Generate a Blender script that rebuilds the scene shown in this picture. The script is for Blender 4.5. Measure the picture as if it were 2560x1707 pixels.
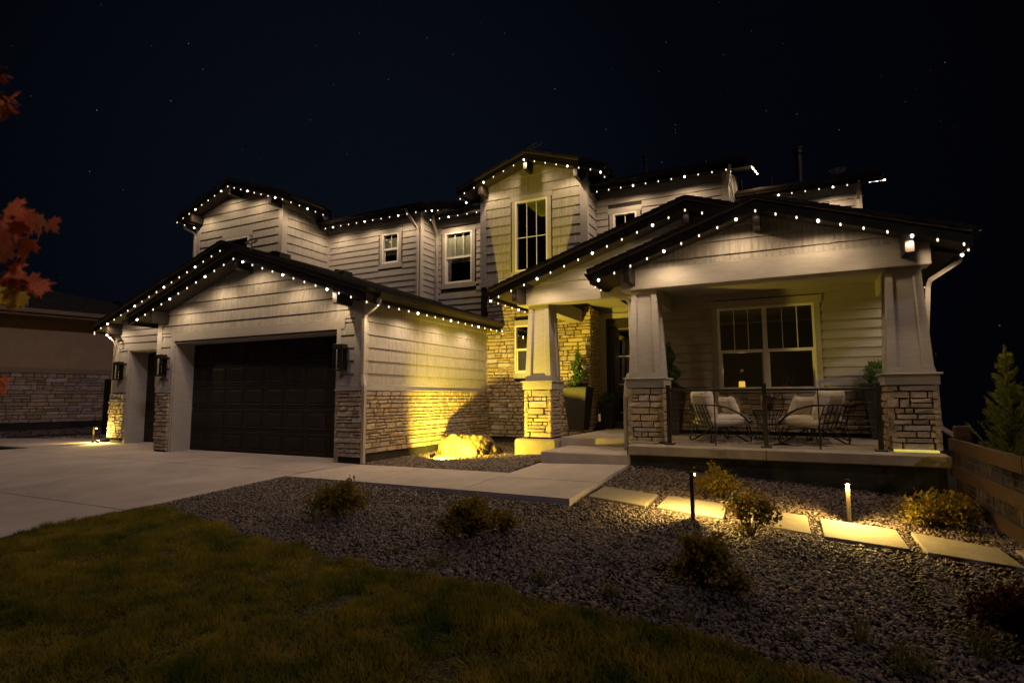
import bpy, math, random
import numpy as np
from mathutils import Vector, Matrix

# ------------------------------------------------------------------ scene, camera, night sky, light
for o in list(bpy.data.objects): bpy.data.objects.remove(o)
sc = bpy.context.scene
COL = sc.collection
RND = random.Random(11)
rad = math.radians

CAM = Vector((0.0, 0.0, 1.195))
YAW, PITCH, ROLL, FPX = -0.45867, 0.09894, -0.003506, 1412.0
_f = Vector((math.sin(YAW)*math.cos(PITCH), math.cos(YAW)*math.cos(PITCH), math.sin(PITCH)))
_r0 = Vector((math.cos(YAW), -math.sin(YAW), 0)); _u0 = _r0.cross(_f)
_r = _r0*math.cos(ROLL) + _u0*math.sin(ROLL); _u = _u0*math.cos(ROLL) - _r0*math.sin(ROLL)
cd = bpy.data.cameras.new('camera'); cam = bpy.data.objects.new('camera', cd); COL.objects.link(cam)
cam.matrix_world = Matrix(((_r.x, _u.x, -_f.x, CAM.x), (_r.y, _u.y, -_f.y, CAM.y), (_r.z, _u.z, -_f.z, CAM.z), (0, 0, 0, 1)))
cd.sensor_width = 36.0; cd.lens = FPX/2560*36; cd.clip_start = .05; cd.clip_end = 2000
cd.dof.use_dof = True; cd.dof.focus_distance = 10.5; cd.dof.aperture_fstop = 2.6
sc.camera = cam

sc.render.engine = 'CYCLES'
sc.view_settings.view_transform = 'Standard'; sc.view_settings.look = 'None'
sc.view_settings.gamma = 1.0; sc.view_settings.use_curve_mapping = False
sc.view_settings.exposure = 0.0
try:
    sc.cycles.use_denoising = True; sc.cycles.denoiser = 'OPENIMAGEDENOISE'
    sc.cycles.sample_clamp_indirect = 3.0; sc.cycles.max_bounces = 6; sc.cycles.diffuse_bounces = 3
    sc.cycles.glossy_bounces = 3; sc.cycles.transparent_max_bounces = 8; sc.cycles.caustics_reflective = False
    sc.cycles.caustics_refractive = False; sc.cycles.use_light_tree = True
except Exception: pass

P_BRIGHT, P_DIM = 33.0, .4           # string lights, watts
C_BULB = (1.0, .73, .43); C_WARM = (1.0, .66, .17)
P_ROCK, C_ROCK = 1650.0, (1.0, .72, .06)
P_PATH = 110.0

w = bpy.data.worlds.new('World'); sc.world = w; w.use_nodes = True
nt = w.node_tree; N = nt.nodes; Lk = nt.links
for n in list(N): N.remove(n)
out = N.new('ShaderNodeOutputWorld'); bg = N.new('ShaderNodeBackground'); Lk.new(bg.outputs[0], out.inputs[0])
tc = N.new('ShaderNodeTexCoord')
dotn = N.new('ShaderNodeVectorMath'); dotn.operation = 'DOT_PRODUCT'; dotn.inputs[1].default_value = Vector((-.62, .74, .26)).normalized()
Lk.new(tc.outputs['Generated'], dotn.inputs[0])
rp = N.new('ShaderNodeValToRGB'); Lk.new(dotn.outputs['Value'], rp.inputs[0])
rp.color_ramp.elements[0].position = .45; rp.color_ramp.elements[0].color = (.0006, .0006, .0009, 1)
rp.color_ramp.elements[1].position = 1.0; rp.color_ramp.elements[1].color = (.0024, .0038, .0072, 1)
e = rp.color_ramp.elements.new(.86); e.color = (.0012, .0016, .0036, 1)
vo = N.new('ShaderNodeTexVoronoi'); vo.feature = 'F1'; vo.inputs['Scale'].default_value = 75
Lk.new(tc.outputs['Generated'], vo.inputs['Vector'])
lt = N.new('ShaderNodeMath'); lt.operation = 'LESS_THAN'; lt.inputs[1].default_value = .05; Lk.new(vo.outputs['Distance'], lt.inputs[0])
sep = N.new('ShaderNodeSeparateColor'); Lk.new(vo.outputs['Color'], sep.inputs[0])
pw = N.new('ShaderNodeMath'); pw.operation = 'POWER'; pw.inputs[1].default_value = 8.0; Lk.new(sep.outputs[0], pw.inputs[0])
mu = N.new('ShaderNodeMath'); mu.operation = 'MULTIPLY'; Lk.new(lt.outputs[0], mu.inputs[0]); Lk.new(pw.outputs[0], mu.inputs[1])
mu2 = N.new('ShaderNodeMath'); mu2.operation = 'MULTIPLY'; Lk.new(mu.outputs[0], mu2.inputs[0]); mu2.inputs[1].default_value = .13
add = N.new('ShaderNodeMix'); add.data_type = 'RGBA'; add.blend_type = 'ADD'; add.inputs[0].default_value = 1.0
Lk.new(rp.outputs[0], add.inputs[6]); Lk.new(mu2.outputs[0], add.inputs[7]); Lk.new(add.outputs[2], bg.inputs[0])
bg.inputs[1].default_value = 1.0

sl = bpy.data.lights.new('moonlight', 'SUN'); so = bpy.data.objects.new('moonlight', sl); COL.objects.link(so)
sl.energy = .38; sl.angle = rad(3); sl.color = (1.0, .83, .95)
so.rotation_euler = Vector((-.62, .45, -.55)).to_track_quat('-Z', 'Y').to_euler()

# ------------------------------------------------------------------ helpers
def px_area(c, n, a):
    d = c - CAM; L = d.length
    if d.dot(_f) < .3: return 0
    X = d.dot(_r)/d.dot(_f)*FPX; Y = d.dot(_u)/d.dot(_f)*FPX
    if abs(X) > 1290 or abs(Y) > 860: return 0
    return max(0, -n.dot(d)/L)*a/L/L*FPX*FPX

def root_loc(p):
    if p is None: return Vector((0, 0, 0))
    while p.parent: p = p.parent
    return Vector(p.location)

class MB:
    def __init__(s): s.v = []; s.f = []
    def add(s, vs, fs):
        b = len(s.v); s.v += [tuple(q) for q in vs]; s.f += [tuple(b+i for i in f) for f in fs]; return s
    def hexa(s, p):  # p: 4 bottom ccw, 4 top
        return s.add(p, [(3,2,1,0),(4,5,6,7),(0,1,5,4),(1,2,6,5),(2,3,7,6),(3,0,4,7)])
    def box(s, x0, x1, y0, y1, z0, z1):
        return s.hexa([(x0,y0,z0),(x1,y0,z0),(x1,y1,z0),(x0,y1,z0),(x0,y0,z1),(x1,y0,z1),(x1,y1,z1),(x0,y1,z1)])
    def bbox(s, x0, x1, y0, y1, z0, z1, b=.01):  # bevelled box
        m = MB(); vs = []
        for z, i in ((z0, b), (z0+b, 0), (z1-b, 0), (z1, b)):
            vs += [(x0+i,y0+i,z),(x1-i,y0+i,z),(x1-i,y1-i,z),(x0+i,y1-i,z)]
        fs = [(3,2,1,0),(12,13,14,15)]
        for k in range(3):
            for j in range(4): a = 4*k; fs.append((a+j, a+(j+1) % 4, a+4+(j+1) % 4, a+4+j))
        return s.add(vs, fs)
    def prism(s, poly, off):
        n = len(poly); o = Vector(off); vs = [Vector(p) for p in poly]; vs += [p+o for p in vs]
        return s.add(vs, [tuple(range(n-1, -1, -1)), tuple(range(n, 2*n))] + [(i, (i+1) % n, n+(i+1) % n, n+i) for i in range(n)])
    def tube(s, pts, r, n=6, r1=None, caps=True):
        pts = [Vector(p) for p in pts]; m = len(pts); vs = []; prev = None
        for i, p in enumerate(pts):
            t = (pts[min(i+1, m-1)] - pts[max(i-1, 0)])
            t = t.normalized() if t.length > 1e-9 else Vector((0, 0, 1))
            if prev is None:
                a = Vector((0, 0, 1)) if abs(t.z) < .9 else Vector((1, 0, 0)); u = t.cross(a).normalized()
            else:
                u = prev - t*prev.dot(t); u = u.normalized() if u.length > 1e-6 else prev
            prev = u; vv = t.cross(u); rr = r if r1 is None else r + (r1-r)*i/max(1, m-1)
            for k in range(n):
                a = 2*math.pi*k/n; vs.append(p + (u*math.cos(a) + vv*math.sin(a))*rr)
        fs = [(i*n+k, i*n+(k+1) % n, (i+1)*n+(k+1) % n, (i+1)*n+k) for i in range(m-1) for k in range(n)]
        if caps: fs += [tuple(range(n-1, -1, -1)), tuple((m-1)*n+k for k in range(n))]
        return s.add(vs, fs)
    def rtube(s, pts, w, d, up=(0, 0, 1)):  # rectangular section, first axis across up
        pts = [Vector(p) for p in pts]; m = len(pts); vs = []; up = Vector(up)
        for i, p in enumerate(pts):
            t = (pts[min(i+1, m-1)] - pts[max(i-1, 0)]).normalized()
            a = t.cross(up); a = a.normalized() if a.length > 1e-6 else Vector((1, 0, 0)); b = a.cross(t)
            for sx, sy in ((-1,-1),(1,-1),(1,1),(-1,1)): vs.append(p + a*sx*w/2 + b*sy*d/2)
        fs = [(i*4+k, i*4+(k+1) % 4, (i+1)*4+(k+1) % 4, (i+1)*4+k) for i in range(m-1) for k in range(4)] + [(3,2,1,0), tuple(4*(m-1)+k for k in range(4))]
        return s.add(vs, fs)
    def lathe(s, prof, c, n=16):
        vs = []; m = len(prof)
        for r, z in prof:
            for k in range(n): a = 2*math.pi*k/n; vs.append((c[0]+r*math.cos(a), c[1]+r*math.sin(a), c[2]+z))
        fs = [(i*n+k, i*n+(k+1) % n, (i+1)*n+(k+1) % n, (i+1)*n+k) for i in range(m-1) for k in range(n)]
        fs += [tuple(range(n-1, -1, -1)), tuple((m-1)*n+k for k in range(n))]
        return s.add(vs, fs)
    def build(s, name, mat, parent=None, smooth=False, kind=None, label=None, cat=None, group=None):
        off = root_loc(parent); me = bpy.data.meshes.new(name)
        a = np.array(s.v, dtype=float).reshape(-1, 3) - np.array(off)
        me.from_pydata(a.tolist(), [], s.f); me.materials.append(mat)
        if smooth: me.polygons.foreach_set('use_smooth', [True]*len(me.polygons))
        me.update(); return link(name, me, parent, kind, label, cat, group)

def link(name, me, parent=None, kind=None, label=None, cat=None, group=None):
    o = bpy.data.objects.new(name, me); COL.objects.link(o); o.parent = parent
    if kind: o['kind'] = kind
    if label: o['label'] = label
    if cat: o['category'] = cat
    if group: o['group'] = group
    return o
def thing(name, label, cat, loc=(0, 0, 0), group=None, rz=0):
    o = bpy.data.objects.new(name, None); COL.objects.link(o); o.location = loc; o.rotation_euler = (0, 0, rz)
    o.empty_display_size = .2; o['label'] = label; o['category'] = cat
    if group: o['group'] = group
    return o
def dup(o, parent=None):
    c = o.copy(); COL.objects.link(c); c.parent = parent
    for ch in list(o.children): dup(ch, c)
    return c
def lamp(name, kind, loc, power, color, parent=None, radius=.015, spot=None, aim=None, blend=.4):
    l = bpy.data.lights.new(name, kind); l.energy = power; l.color = color; l.shadow_soft_size = radius
    if spot: l.spot_size = spot; l.spot_blend = blend
    o = bpy.data.objects.new(name, l); COL.objects.link(o); o.parent = parent
    o.location = Vector(loc) - root_loc(parent)
    if aim: o.rotation_euler = Vector(aim).to_track_quat('-Z', 'Y').to_euler()
    return o

# ------------------------------------------------------------------ materials
def mat(name, col, rough=.75, var=.15, scale=(6, 6, 6), bump=.0, bscale=None, rnd=0., metal=0., spec=.3, col2=None, detail=5, hue=0., contrast=(.3, .7)):
    m = bpy.data.materials.new(name); m.use_nodes = True; t = m.node_tree; n = t.nodes; l = t.links
    b = n['Principled BSDF']; b.inputs['Roughness'].default_value = rough; b.inputs['Metallic'].default_value = metal
    b.inputs['Specular IOR Level'].default_value = spec
    c = n.new('ShaderNodeTexCoord'); mp = n.new('ShaderNodeMapping'); mp.inputs['Scale'].default_value = scale
    l.new(c.outputs['Object'], mp.inputs[0])
    no = n.new('ShaderNodeTexNoise'); no.inputs['Scale'].default_value = 1; no.inputs['Detail'].default_value = detail; no.inputs['Roughness'].default_value = .62
    l.new(mp.outputs[0], no.inputs['Vector'])
    rp = n.new('ShaderNodeValToRGB'); l.new(no.outputs['Fac'], rp.inputs[0])
    rp.color_ramp.elements[0].position, rp.color_ramp.elements[1].position = contrast
    a = [x*(1-var) for x in col]; z = [min(1, x*(1+var)) for x in (col2 or col)]
    rp.color_ramp.elements[0].color = (*a, 1); rp.color_ramp.elements[1].color = (*z, 1)
    src = rp.outputs[0]
    if rnd or hue:
        oi = n.new('ShaderNodeObjectInfo'); hs = n.new('ShaderNodeHueSaturation')
        mr = n.new('ShaderNodeMapRange'); mr.inputs['To Min'].default_value = 1-rnd; mr.inputs['To Max'].default_value = 1+rnd
        l.new(oi.outputs['Random'], mr.inputs[0]); l.new(mr.outputs[0], hs.inputs['Value'])
        if hue:
            wn = n.new('ShaderNodeTexWhiteNoise'); wn.noise_dimensions = '1D'; l.new(oi.outputs['Random'], wn.inputs['W'])
            m2 = n.new('ShaderNodeMapRange'); m2.inputs['To Min'].default_value = .5-hue; m2.inputs['To Max'].default_value = .5+hue
            l.new(wn.outputs['Value'], m2.inputs[0]); l.new(m2.outputs[0], hs.inputs['Hue'])
            m3 = n.new('ShaderNodeMapRange'); m3.inputs['To Min'].default_value = .55; m3.inputs['To Max'].default_value = 1.25
            l.new(wn.outputs['Value'], m3.inputs[0]); l.new(m3.outputs[0], hs.inputs['Saturation'])
        l.new(src, hs.inputs['Color']); src = hs.outputs[0]
    l.new(src, b.inputs['Base Color'])
    if bump:
        n2 = no
        if bscale:
            mp2 = n.new('ShaderNodeMapping'); mp2.inputs['Scale'].default_value = bscale; l.new(c.outputs['Object'], mp2.inputs[0])
            n2 = n.new('ShaderNodeTexNoise'); n2.inputs['Scale'].default_value = 1; n2.inputs['Detail'].default_value = 6; l.new(mp2.outputs[0], n2.inputs['Vector'])
        bp = n.new('ShaderNodeBump'); bp.inputs['Strength'].default_value = bump; bp.inputs['Distance'].default_value = .02
        l.new(n2.outputs['Fac'], bp.inputs['Height']); l.new(bp.outputs[0], b.inputs['Normal'])
    return m
def emit(name, col, strength):
    m = bpy.data.materials.new(name); m.use_nodes = True; t = m.node_tree
    b = t.nodes['Principled BSDF']; b.inputs['Base Color'].default_value = (.8, .8, .8, 1)
    b.inputs['Emission Color'].default_value = (*col, 1); b.inputs['Emission Strength'].default_value = strength
    m.cycles.emission_sampling = 'NONE'
    return m
def leafmat(name, c1, c2, rnd=.25, sc_=(14, 14, 14)):
    m = mat(name, c1, .6, .25, sc_, rnd=rnd, col2=c2, spec=.25)
    t = m.node_tree; b = t.nodes['Principled BSDF']; o = t.nodes['Material Output']
    tr = t.nodes.new('ShaderNodeBsdfTranslucent'); mx = t.nodes.new('ShaderNodeMixShader'); mx.inputs[0].default_value = .3
    t.links.new(b.inputs['Base Color'].links[0].from_socket, tr.inputs[0])
    t.links.new(b.outputs[0], mx.inputs[1]); t.links.new(tr.outputs[0], mx.inputs[2]); t.links.new(mx.outputs[0], o.inputs[0])
    return m
def glassmat(name, tint=(.9, .93, .92), k=.08):
    m = bpy.data.materials.new(name); m.use_nodes = True; t = m.node_tree; n = t.nodes
    n.remove(n['Principled BSDF']); o = n['Material Output']
    tr = n.new('ShaderNodeBsdfTransparent'); tr.inputs[0].default_value = (*tint, 1)
    gl = n.new('ShaderNodeBsdfGlossy'); gl.inputs['Roughness'].default_value = .02
    lw = n.new('ShaderNodeLayerWeight'); lw.inputs[0].default_value = .25
    mr = n.new('ShaderNodeMapRange'); mr.inputs['To Min'].default_value = k; mr.inputs['To Max'].default_value = .6; t.links.new(lw.outputs['Fresnel'], mr.inputs[0])
    mx = n.new('ShaderNodeMixShader'); t.links.new(mr.outputs[0], mx.inputs[0]); t.links.new(tr.outputs[0], mx.inputs[1]); t.links.new(gl.outputs[0], mx.inputs[2]); t.links.new(mx.outputs[0], o.inputs[0])
    return m

M = {}
M['shake'] = mat('shake_siding', (.225, .203, .185), .8, .22, (30, 30, 1.3), .22, (85, 85, 1.8), rnd=.04, col2=(.30, .275, .252), detail=6, contrast=(.25, .7))
M['lap'] = mat('lap_siding', (.29, .264, .25), .75, .10, (3, 3, 22), .18, (5, 5, 130), rnd=.04)
M['trim'] = mat('trim_board', (.34, .31, .288), .7, .10, (5, 5, 26), .14, (6, 6, 120), rnd=.03)
M['wallbase'] = mat('wall_sheathing', (.03, .026, .022), .9, .1)
M['mortar'] = mat('mortar', (.022, .016, .012), .95, .3, (20, 20, 20), .3)
M['stone'] = mat('ledge_stone', (.32, .24, .17), .85, .3, (9, 9, 14), .75, (34, 34, 44), rnd=.30, col2=(.50, .40, .30), hue=.012)
M['nstone'] = mat('tan_ledge_stone', (.30, .20, .125), .85, .3, (5, 5, 9), .6, (20, 20, 30), rnd=.3, col2=(.46, .33, .22), hue=.012)
M['dark'] = mat('dark_brown_timber', (.016, .0115, .009), .55, .3, (4, 4, 40), .25, (6, 6, 90))
M['soffit'] = mat('brown_soffit', (.05, .04, .034), .7, .2)
M['gutter'] = mat('bronze_gutter', (.030, .022, .017), .32, .1, metal=.3, spec=.5)
M['drip'] = mat('drip_edge', (.10, .078, .05), .45, .1, spec=.4)
M['roof'] = mat('asphalt_shingles', (.018, .015, .013), .9, .55, (5, 5, 5), .8, (60, 60, 60), col2=(.03, .025, .022))
M['nroof'] = mat('dark_asphalt_shingles', (.03, .024, .019), .9, .5, (4, 14, 14), .8, (40, 60, 60), col2=(.055, .042, .033))
M['door'] = mat('brown_garage_door', (.024, .018, .0155), .6, .12, (3, 3, 30), .10, (4, 4, 90), spec=.12)
M['frontdoor'] = mat('front_door', (.016, .011, .009), .45, .2, spec=.4)
M['steel'] = mat('brushed_steel', (.62, .58, .5), .3, .05, metal=.9)
M['downspout'] = mat('painted_downspout', (.37, .325, .285), .45, .05, spec=.4)
M['vinyl'] = mat('white_window_vinyl', (.70, .66, .60), .45, .04)
M['conc'] = mat('broom_concrete', (.41, .35, .345), .85, .22, (.9, .9, .9), .22, (9, 160, 30), detail=8)
M['concw'] = mat('walkway_concrete', (.41, .355, .335), .85, .15, (1.6, 1.6, 1.6), .2, (120, 12, 30), detail=8)
M['paver'] = mat('paver_concrete', (.22, .19, .15), .85, .12, (5, 5, 5), .3, (26, 26, 26), rnd=.05)
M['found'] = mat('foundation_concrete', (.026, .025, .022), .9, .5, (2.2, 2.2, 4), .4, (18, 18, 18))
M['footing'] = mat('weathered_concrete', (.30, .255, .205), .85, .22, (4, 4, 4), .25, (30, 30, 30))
M['soil'] = mat('gravel_bed_soil', (.014, .010, .008), .95, .4, (22, 22, 22), .5)
M['pebble'] = mat('river_pebble', (.044, .028, .025), .62, .3, (30, 30, 30), .25, rnd=.92, col2=(.135, .09, .077), hue=.04, spec=.5)
M['earth'] = mat('lawn_soil', (.020, .019, .007), .95, .4, (9, 9, 9))
M['grass'] = leafmat('lawn_grass', (.050, .105, .005), (.30, .215, .02), .0, sc_=(2.6, 2.6, 2.6))
M['black'] = mat('black_metal', (.012, .011, .010), .42, .15, metal=.3, spec=.5)
M['bronze'] = mat('bronze_metal', (.030, .024, .018), .45, .1, metal=.4, spec=.5)
M['lampmetal'] = mat('bronze_path_light', (.055, .045, .034), .4, .08, metal=.5, spec=.5)
M['cable'] = mat('steel_cable', (.12, .10, .08), .35, .05, metal=.8)
M['cush'] = mat('cream_cushion', (.55, .48, .41), .9, .08, (20, 20, 20), .2, (160, 160, 160))
M['cush2'] = mat('taupe_cushion', (.30, .26, .225), .9, .1, (20, 20, 20), .2, (160, 160, 160))
M['pot'] = mat('charcoal_planter', (.030, .026, .024), .55, .2, (6, 6, 6), .1)
M['glaze'] = mat('glazed_pot', (.05, .038, .024), .25, .3, (9, 9, 9), spec=.6)
M['rug'] = mat('patterned_rug', (.05, .042, .04), .95, .1, (9, 9, 9), .3, (90, 90, 90), col2=(.24, .21, .19), detail=2, contrast=(.47, .53))
M['wood'] = mat('fence_wood', (.030, .014, .008), .85, .3, (7, 7, 60), .3, (10, 10, 120))
M['wire'] = mat('fence_wire', (.14, .12, .10), .5, .1, metal=.5)
M['boulder'] = mat('granite_boulder', (.006, .0045, .003), .7, .5, (10, 3, 3), .9, (16, 12, 9), col2=(.10, .064, .03), detail=9, contrast=(.38, .64))
M['water'] = glassmat('water', (.93, .95, .95), .25)
M['glass'] = glassmat('window_glass', (.88, .91, .88), .12)
M['doorglass'] = glassmat('door_glass', (.25, .25, .25), .10)
M['room'] = mat('room_paint', (.16, .135, .11), .9, .05)
M['roomdark'] = mat('dark_room', (.012, .011, .010), .95, .1)
M['ceil'] = mat('room_ceiling', (.80, .76, .66), .9, .03)
M['curtain'] = mat('cream_curtain', (.78, .74, .66), .9, .08, (60, 60, 2), .5, (70, 70, 1))
M['stucco'] = mat('tan_stucco', (.40, .27, .15), .9, .12, (2, 2, 2), .25, (60, 60, 60))
M['ntrim'] = mat('tan_stucco_trim', (.30, .205, .125), .85, .06)
M['bark'] = mat('bark', (.075, .05, .035), .9, .3, (12, 12, 40), .5)
M['stem'] = mat('shrub_stem', (.08, .05, .03), .85, .3)
M['barb'] = leafmat('barberry_leaf', (.075, .125, .010), (.24, .125, .014), .0)
M['barbred'] = leafmat('red_barberry_leaf', (.035, .008, .006), (.06, .015, .009), .0)
M['ever'] = leafmat('evergreen_leaf', (.025, .07, .016), (.075, .14, .03), .0)
M['juni'] = leafmat('juniper_spray', (.10, .135, .014), (.27, .27, .04), .0)
M['dry'] = leafmat('dry_grass_blade', (.16, .11, .05), (.26, .19, .10), .0)
M['weed'] = leafmat('weed_blade', (.05, .06, .010), (.12, .105, .02), .0)
M['maple'] = leafmat('red_maple_leaf', (.62, .10, .05), (.80, .24, .08), .3)
M['mapley'] = leafmat('yellow_maple_leaf', (.70, .36, .03), (.85, .50, .05), .2)
M['bulbb'] = emit('bright_bulb', (1, .86, .66), 12); M['bulbd'] = emit('dim_bulb', (1, .82, .58), 1.9)
M['led'] = emit('led_lens', (1, .86, .5), 1.2); M['lampglow'] = emit('lamp_glow', (1, .55, .07), 1.3)
M['candle'] = emit('candle_glow', (1, .6, .1), .10)
M['camblack'] = mat('camera_plastic', (.015, .015, .016), .4, .05, spec=.5)
M['ornament'] = mat('lantern_twist', (.70, .64, .56), .35, .1, spec=.5)
M['plinth'] = mat('flashing', (.40, .36, .20), .5, .1); M['strip'] = emit('glow_flashing', (1, .80, .04), .55)

# ------------------------------------------------------------------ ground
def gz(x, y):
    yl = max(-6., min(y, 13.)); zl = .05*(yl-6.8) if yl < 6.8 else .010*(yl-6.8)
    xr = max(-2.3, min(x, 5.)); yr = max(-4., min(y, 9.6)); zr = -.53 - .06*xr + .06*yr
    t = max(0., min(1., (x+7.2)/4.9)); t = t*t*(3-2*t)
    drop = -.16*max(0, x-3.2) - .05*max(0, y-20) if x > -20 else -.05*max(0, y-20)
    return zl*(1-t) + zr*t - (.035 if x < -7.2 else 0) + max(drop, -60)
def pave(x, y): return -.5 - .06*x + .06*y
mb = MB(); xs = [-400, -120, -60, -40] + [-30+i*.5 for i in range(76)] + [9, 11, 15, 25, 60, 150, 400]; ys = [-60, -20, -10] + [-5+i*.5 for i in range(60)] + [26, 30, 40, 80, 200, 600]
mb.v = [(x, y, gz(x, y)-.012) for y in ys for x in xs]; nx = len(xs)
mb.f = [(j*nx+i, j*nx+i+1, (j+1)*nx+i+1, (j+1)*nx+i) for j in range(len(ys)-1) for i in range(nx-1)]
mb.build('ground', M['soil'], smooth=True, kind='structure')

# driveway: slabs with recessed joints
def dz(y): return (.05*(y-6.8) if y < 6.8 else 0.004*(y-6.8)) + .004
drv = thing('driveway', 'pale broom finished concrete driveway sloping from the garage doors', 'driveway', (-10, 6, 0)); drv['kind'] = 'structure'
ycuts = [-6, -3.2, -1.0, 1.6, 4.16, 6.85, 9.6]; xcuts = [-16.9, -13.7, -10.45, -7.18]
for i in range(len(xcuts)-1):
    for j in range(len(ycuts)-1):
        x0, x1, y0, y1 = xcuts[i]+.011, xcuts[i+1]-.011, ycuts[j]+.011, ycuts[j+1]-.011
        if j == 5 and i == 2: y1 = 8.66
        if j == 5 and i < 2: y1 = 9.62
        n = 4; m = MB()
        for k in range(n):
            ya, yb = y0+(y1-y0)*k/n, y0+(y1-y0)*(k+1)/n
            m.hexa([(x0,ya,dz(ya)-.12),(x1,ya,dz(ya)-.12),(x1,yb,dz(yb)-.12),(x0,yb,dz(yb)-.12),(x0,ya,dz(ya)),(x1,ya,dz(ya)),(x1,yb,dz(yb)),(x0,yb,dz(yb))])
        m.build('concrete_slab', M['conc'], drv)
# left side path beyond the third bay
lp = thing('side_path', 'pale concrete side path at the left lit by a short bollard light', 'path', (-18, 8.4, 0)); lp['kind'] = 'structure'
m = MB(); m.prism([(-16.92,7.35,-.02),(-16.92,9.05,-.02),(-17.6,9.15,-.02),(-20.6,9.2,-.02),(-24,7.9,-.02),(-24,7.0,-.02),(-18.3,7.35,-.02)][::-1], (0,0,.035)); m.build('concrete_slab', M['conc'], lp)
m = MB(); m.prism([(-17.75,9.25,-.02),(-19.6,11.3,-.02),(-20.9,11.3,-.02),(-20.5,9.3,-.02)], (0,0,.033)); m.build('concrete_slab', M['conc'], lp)

# walkway
def wz(x, y):
    a = .155-.04*(8.8-y); b = dz(y); t = max(0, min(1, (x+7.18)/4.85)); return b*(1-t)+a*t
wk = thing('walkway', 'pale concrete walkway from the driveway to the porch steps', 'walkway', (-4, 7, 0)); wk['kind'] = 'structure'
def slabq(q, parent, mt, th=.09, f=wz):
    m = MB(); m.hexa([(x, y, f(x, y)-th) for x, y in q] + [(x, y, f(x, y)) for x, y in q]); return m.build('concrete_slab', mt, parent)
slabq([(-7.17,6.50),(-5.52,6.41),(-5.52,7.86),(-7.17,8.05)], wk, M['concw'])
slabq([(-5.50,6.41),(-3.86,6.30),(-3.86,7.68),(-5.50,7.86)], wk, M['concw'])
slabq([(-3.84,6.30),(-2.33,6.18),(-2.33,7.24),(-3.84,7.30)], wk, M['concw'])
slabq([(-3.84,7.32),(-2.33,7.26),(-2.33,8.785),(-3.84,8.785)], wk, M['concw'])

# stepping pads
pads = [[(-2.24,6.57),(-1.55,6.50),(-1.53,7.10),(-2.21,7.16)], [(-1.42,6.51),(-.71,6.44),(-.73,7.06),(-1.41,7.11)],
        [(-.58,6.44),(.10,6.34),(.08,7.02),(-.56,7.06)], [(.21,6.31),(.89,6.30),(.87,6.94),(.20,6.99)], [(1.01,6.28),(1.68,6.23),(1.63,6.76),(.99,6.91)], [(1.80,6.2),(2.45,6.15),(2.4,6.75),(1.76,6.8)]]
plab = ['rectangular concrete stepping pad beside the walkway corner', 'brightly lit stepping pad behind the dark bollard light', 'stepping pad half hidden behind the thin leggy shrub',
        'lit stepping pad below the pale bollard light', 'large stepping pad in front of the low green shrub by the fence', 'stepping pad cut off by the right edge of the photo']
for q, lb in zip(pads, plab):
    m = MB(); b = []; c = Vector((sum(p[0] for p in q)/4, sum(p[1] for p in q)/4, 0))
    for zz, s in ((-.10, 1), (-.008, 1), (0, .985)):
        b.append([(c.x+(x-c.x)*s, c.y+(y-c.y)*s, pave(x, y)+zz) for x, y in q])
    vs = b[0]+b[1]+b[2]; m.add(vs, [(3,2,1,0),(8,9,10,11)] + [(4*k+i, 4*k+(i+1) % 4, 4*k+4+(i+1) % 4, 4*k+4+i) for k in range(2) for i in range(4)])
    m.build('stepping_pad', M['paver'], label=lb, cat='stepping stone', group='stepping pads across the gravel')
for x, y, lb in ((-21.55,9.2,'dark square stepping pad nearest the left edge of the gravel strip'), (-21.65,9.95,'middle dark stepping pad on the gravel strip beside the neighbouring house'), (-21.3,10.6,'dark stepping pad nearest the iron gate on the side gravel')):
    m = MB(); m.bbox(x-.3, x+.3, y-.28, y+.28, -.06, .06, .02); m.build('stepping_pad', M['found'], label=lb, cat='stepping stone', group='dark pads beside the neighbouring house')

# ------------------------------------------------------------------ stone veneer
def proto_stone(seed):
    r = random.Random(seed); vs = []; j = lambda a: r.uniform(-a, a)
    for y, ins in ((.5, 0), (-.18, 0), (-.5, .055)):
        for sx, sz in ((-1,-1),(0,-1),(1,-1),(1,1),(0,1),(-1,1)):
            vs.append((sx*(.5-ins)+j(.018), y+(j(.10) if y == -.5 else 0), sz*(.5-ins*1.6)+j(.055)))
    fs = [(12,13,16,17),(13,14,15,16)] + [(6*k+i, 6*k+(i+1) % 6, 6*k+6+(i+1) % 6, 6*k+6+i) for k in range(2) for i in range(6)]
    fs = [f for f in fs]
    me = bpy.data.meshes.new('stone'); me.from_pydata(vs, [], [tuple(f) for f in fs]); me.update()
    return me, vs, fs
PROTO = [proto_stone(i) for i in range(9)]
def proto_set(mt):
    o = []
    for me, vs, fs in PROTO:
        m2 = me.copy(); m2.materials.append(mt); o.append(m2)
    return o
STONES = []   # (centre, normal, u-dir, w, h, proto, parent)
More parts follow.
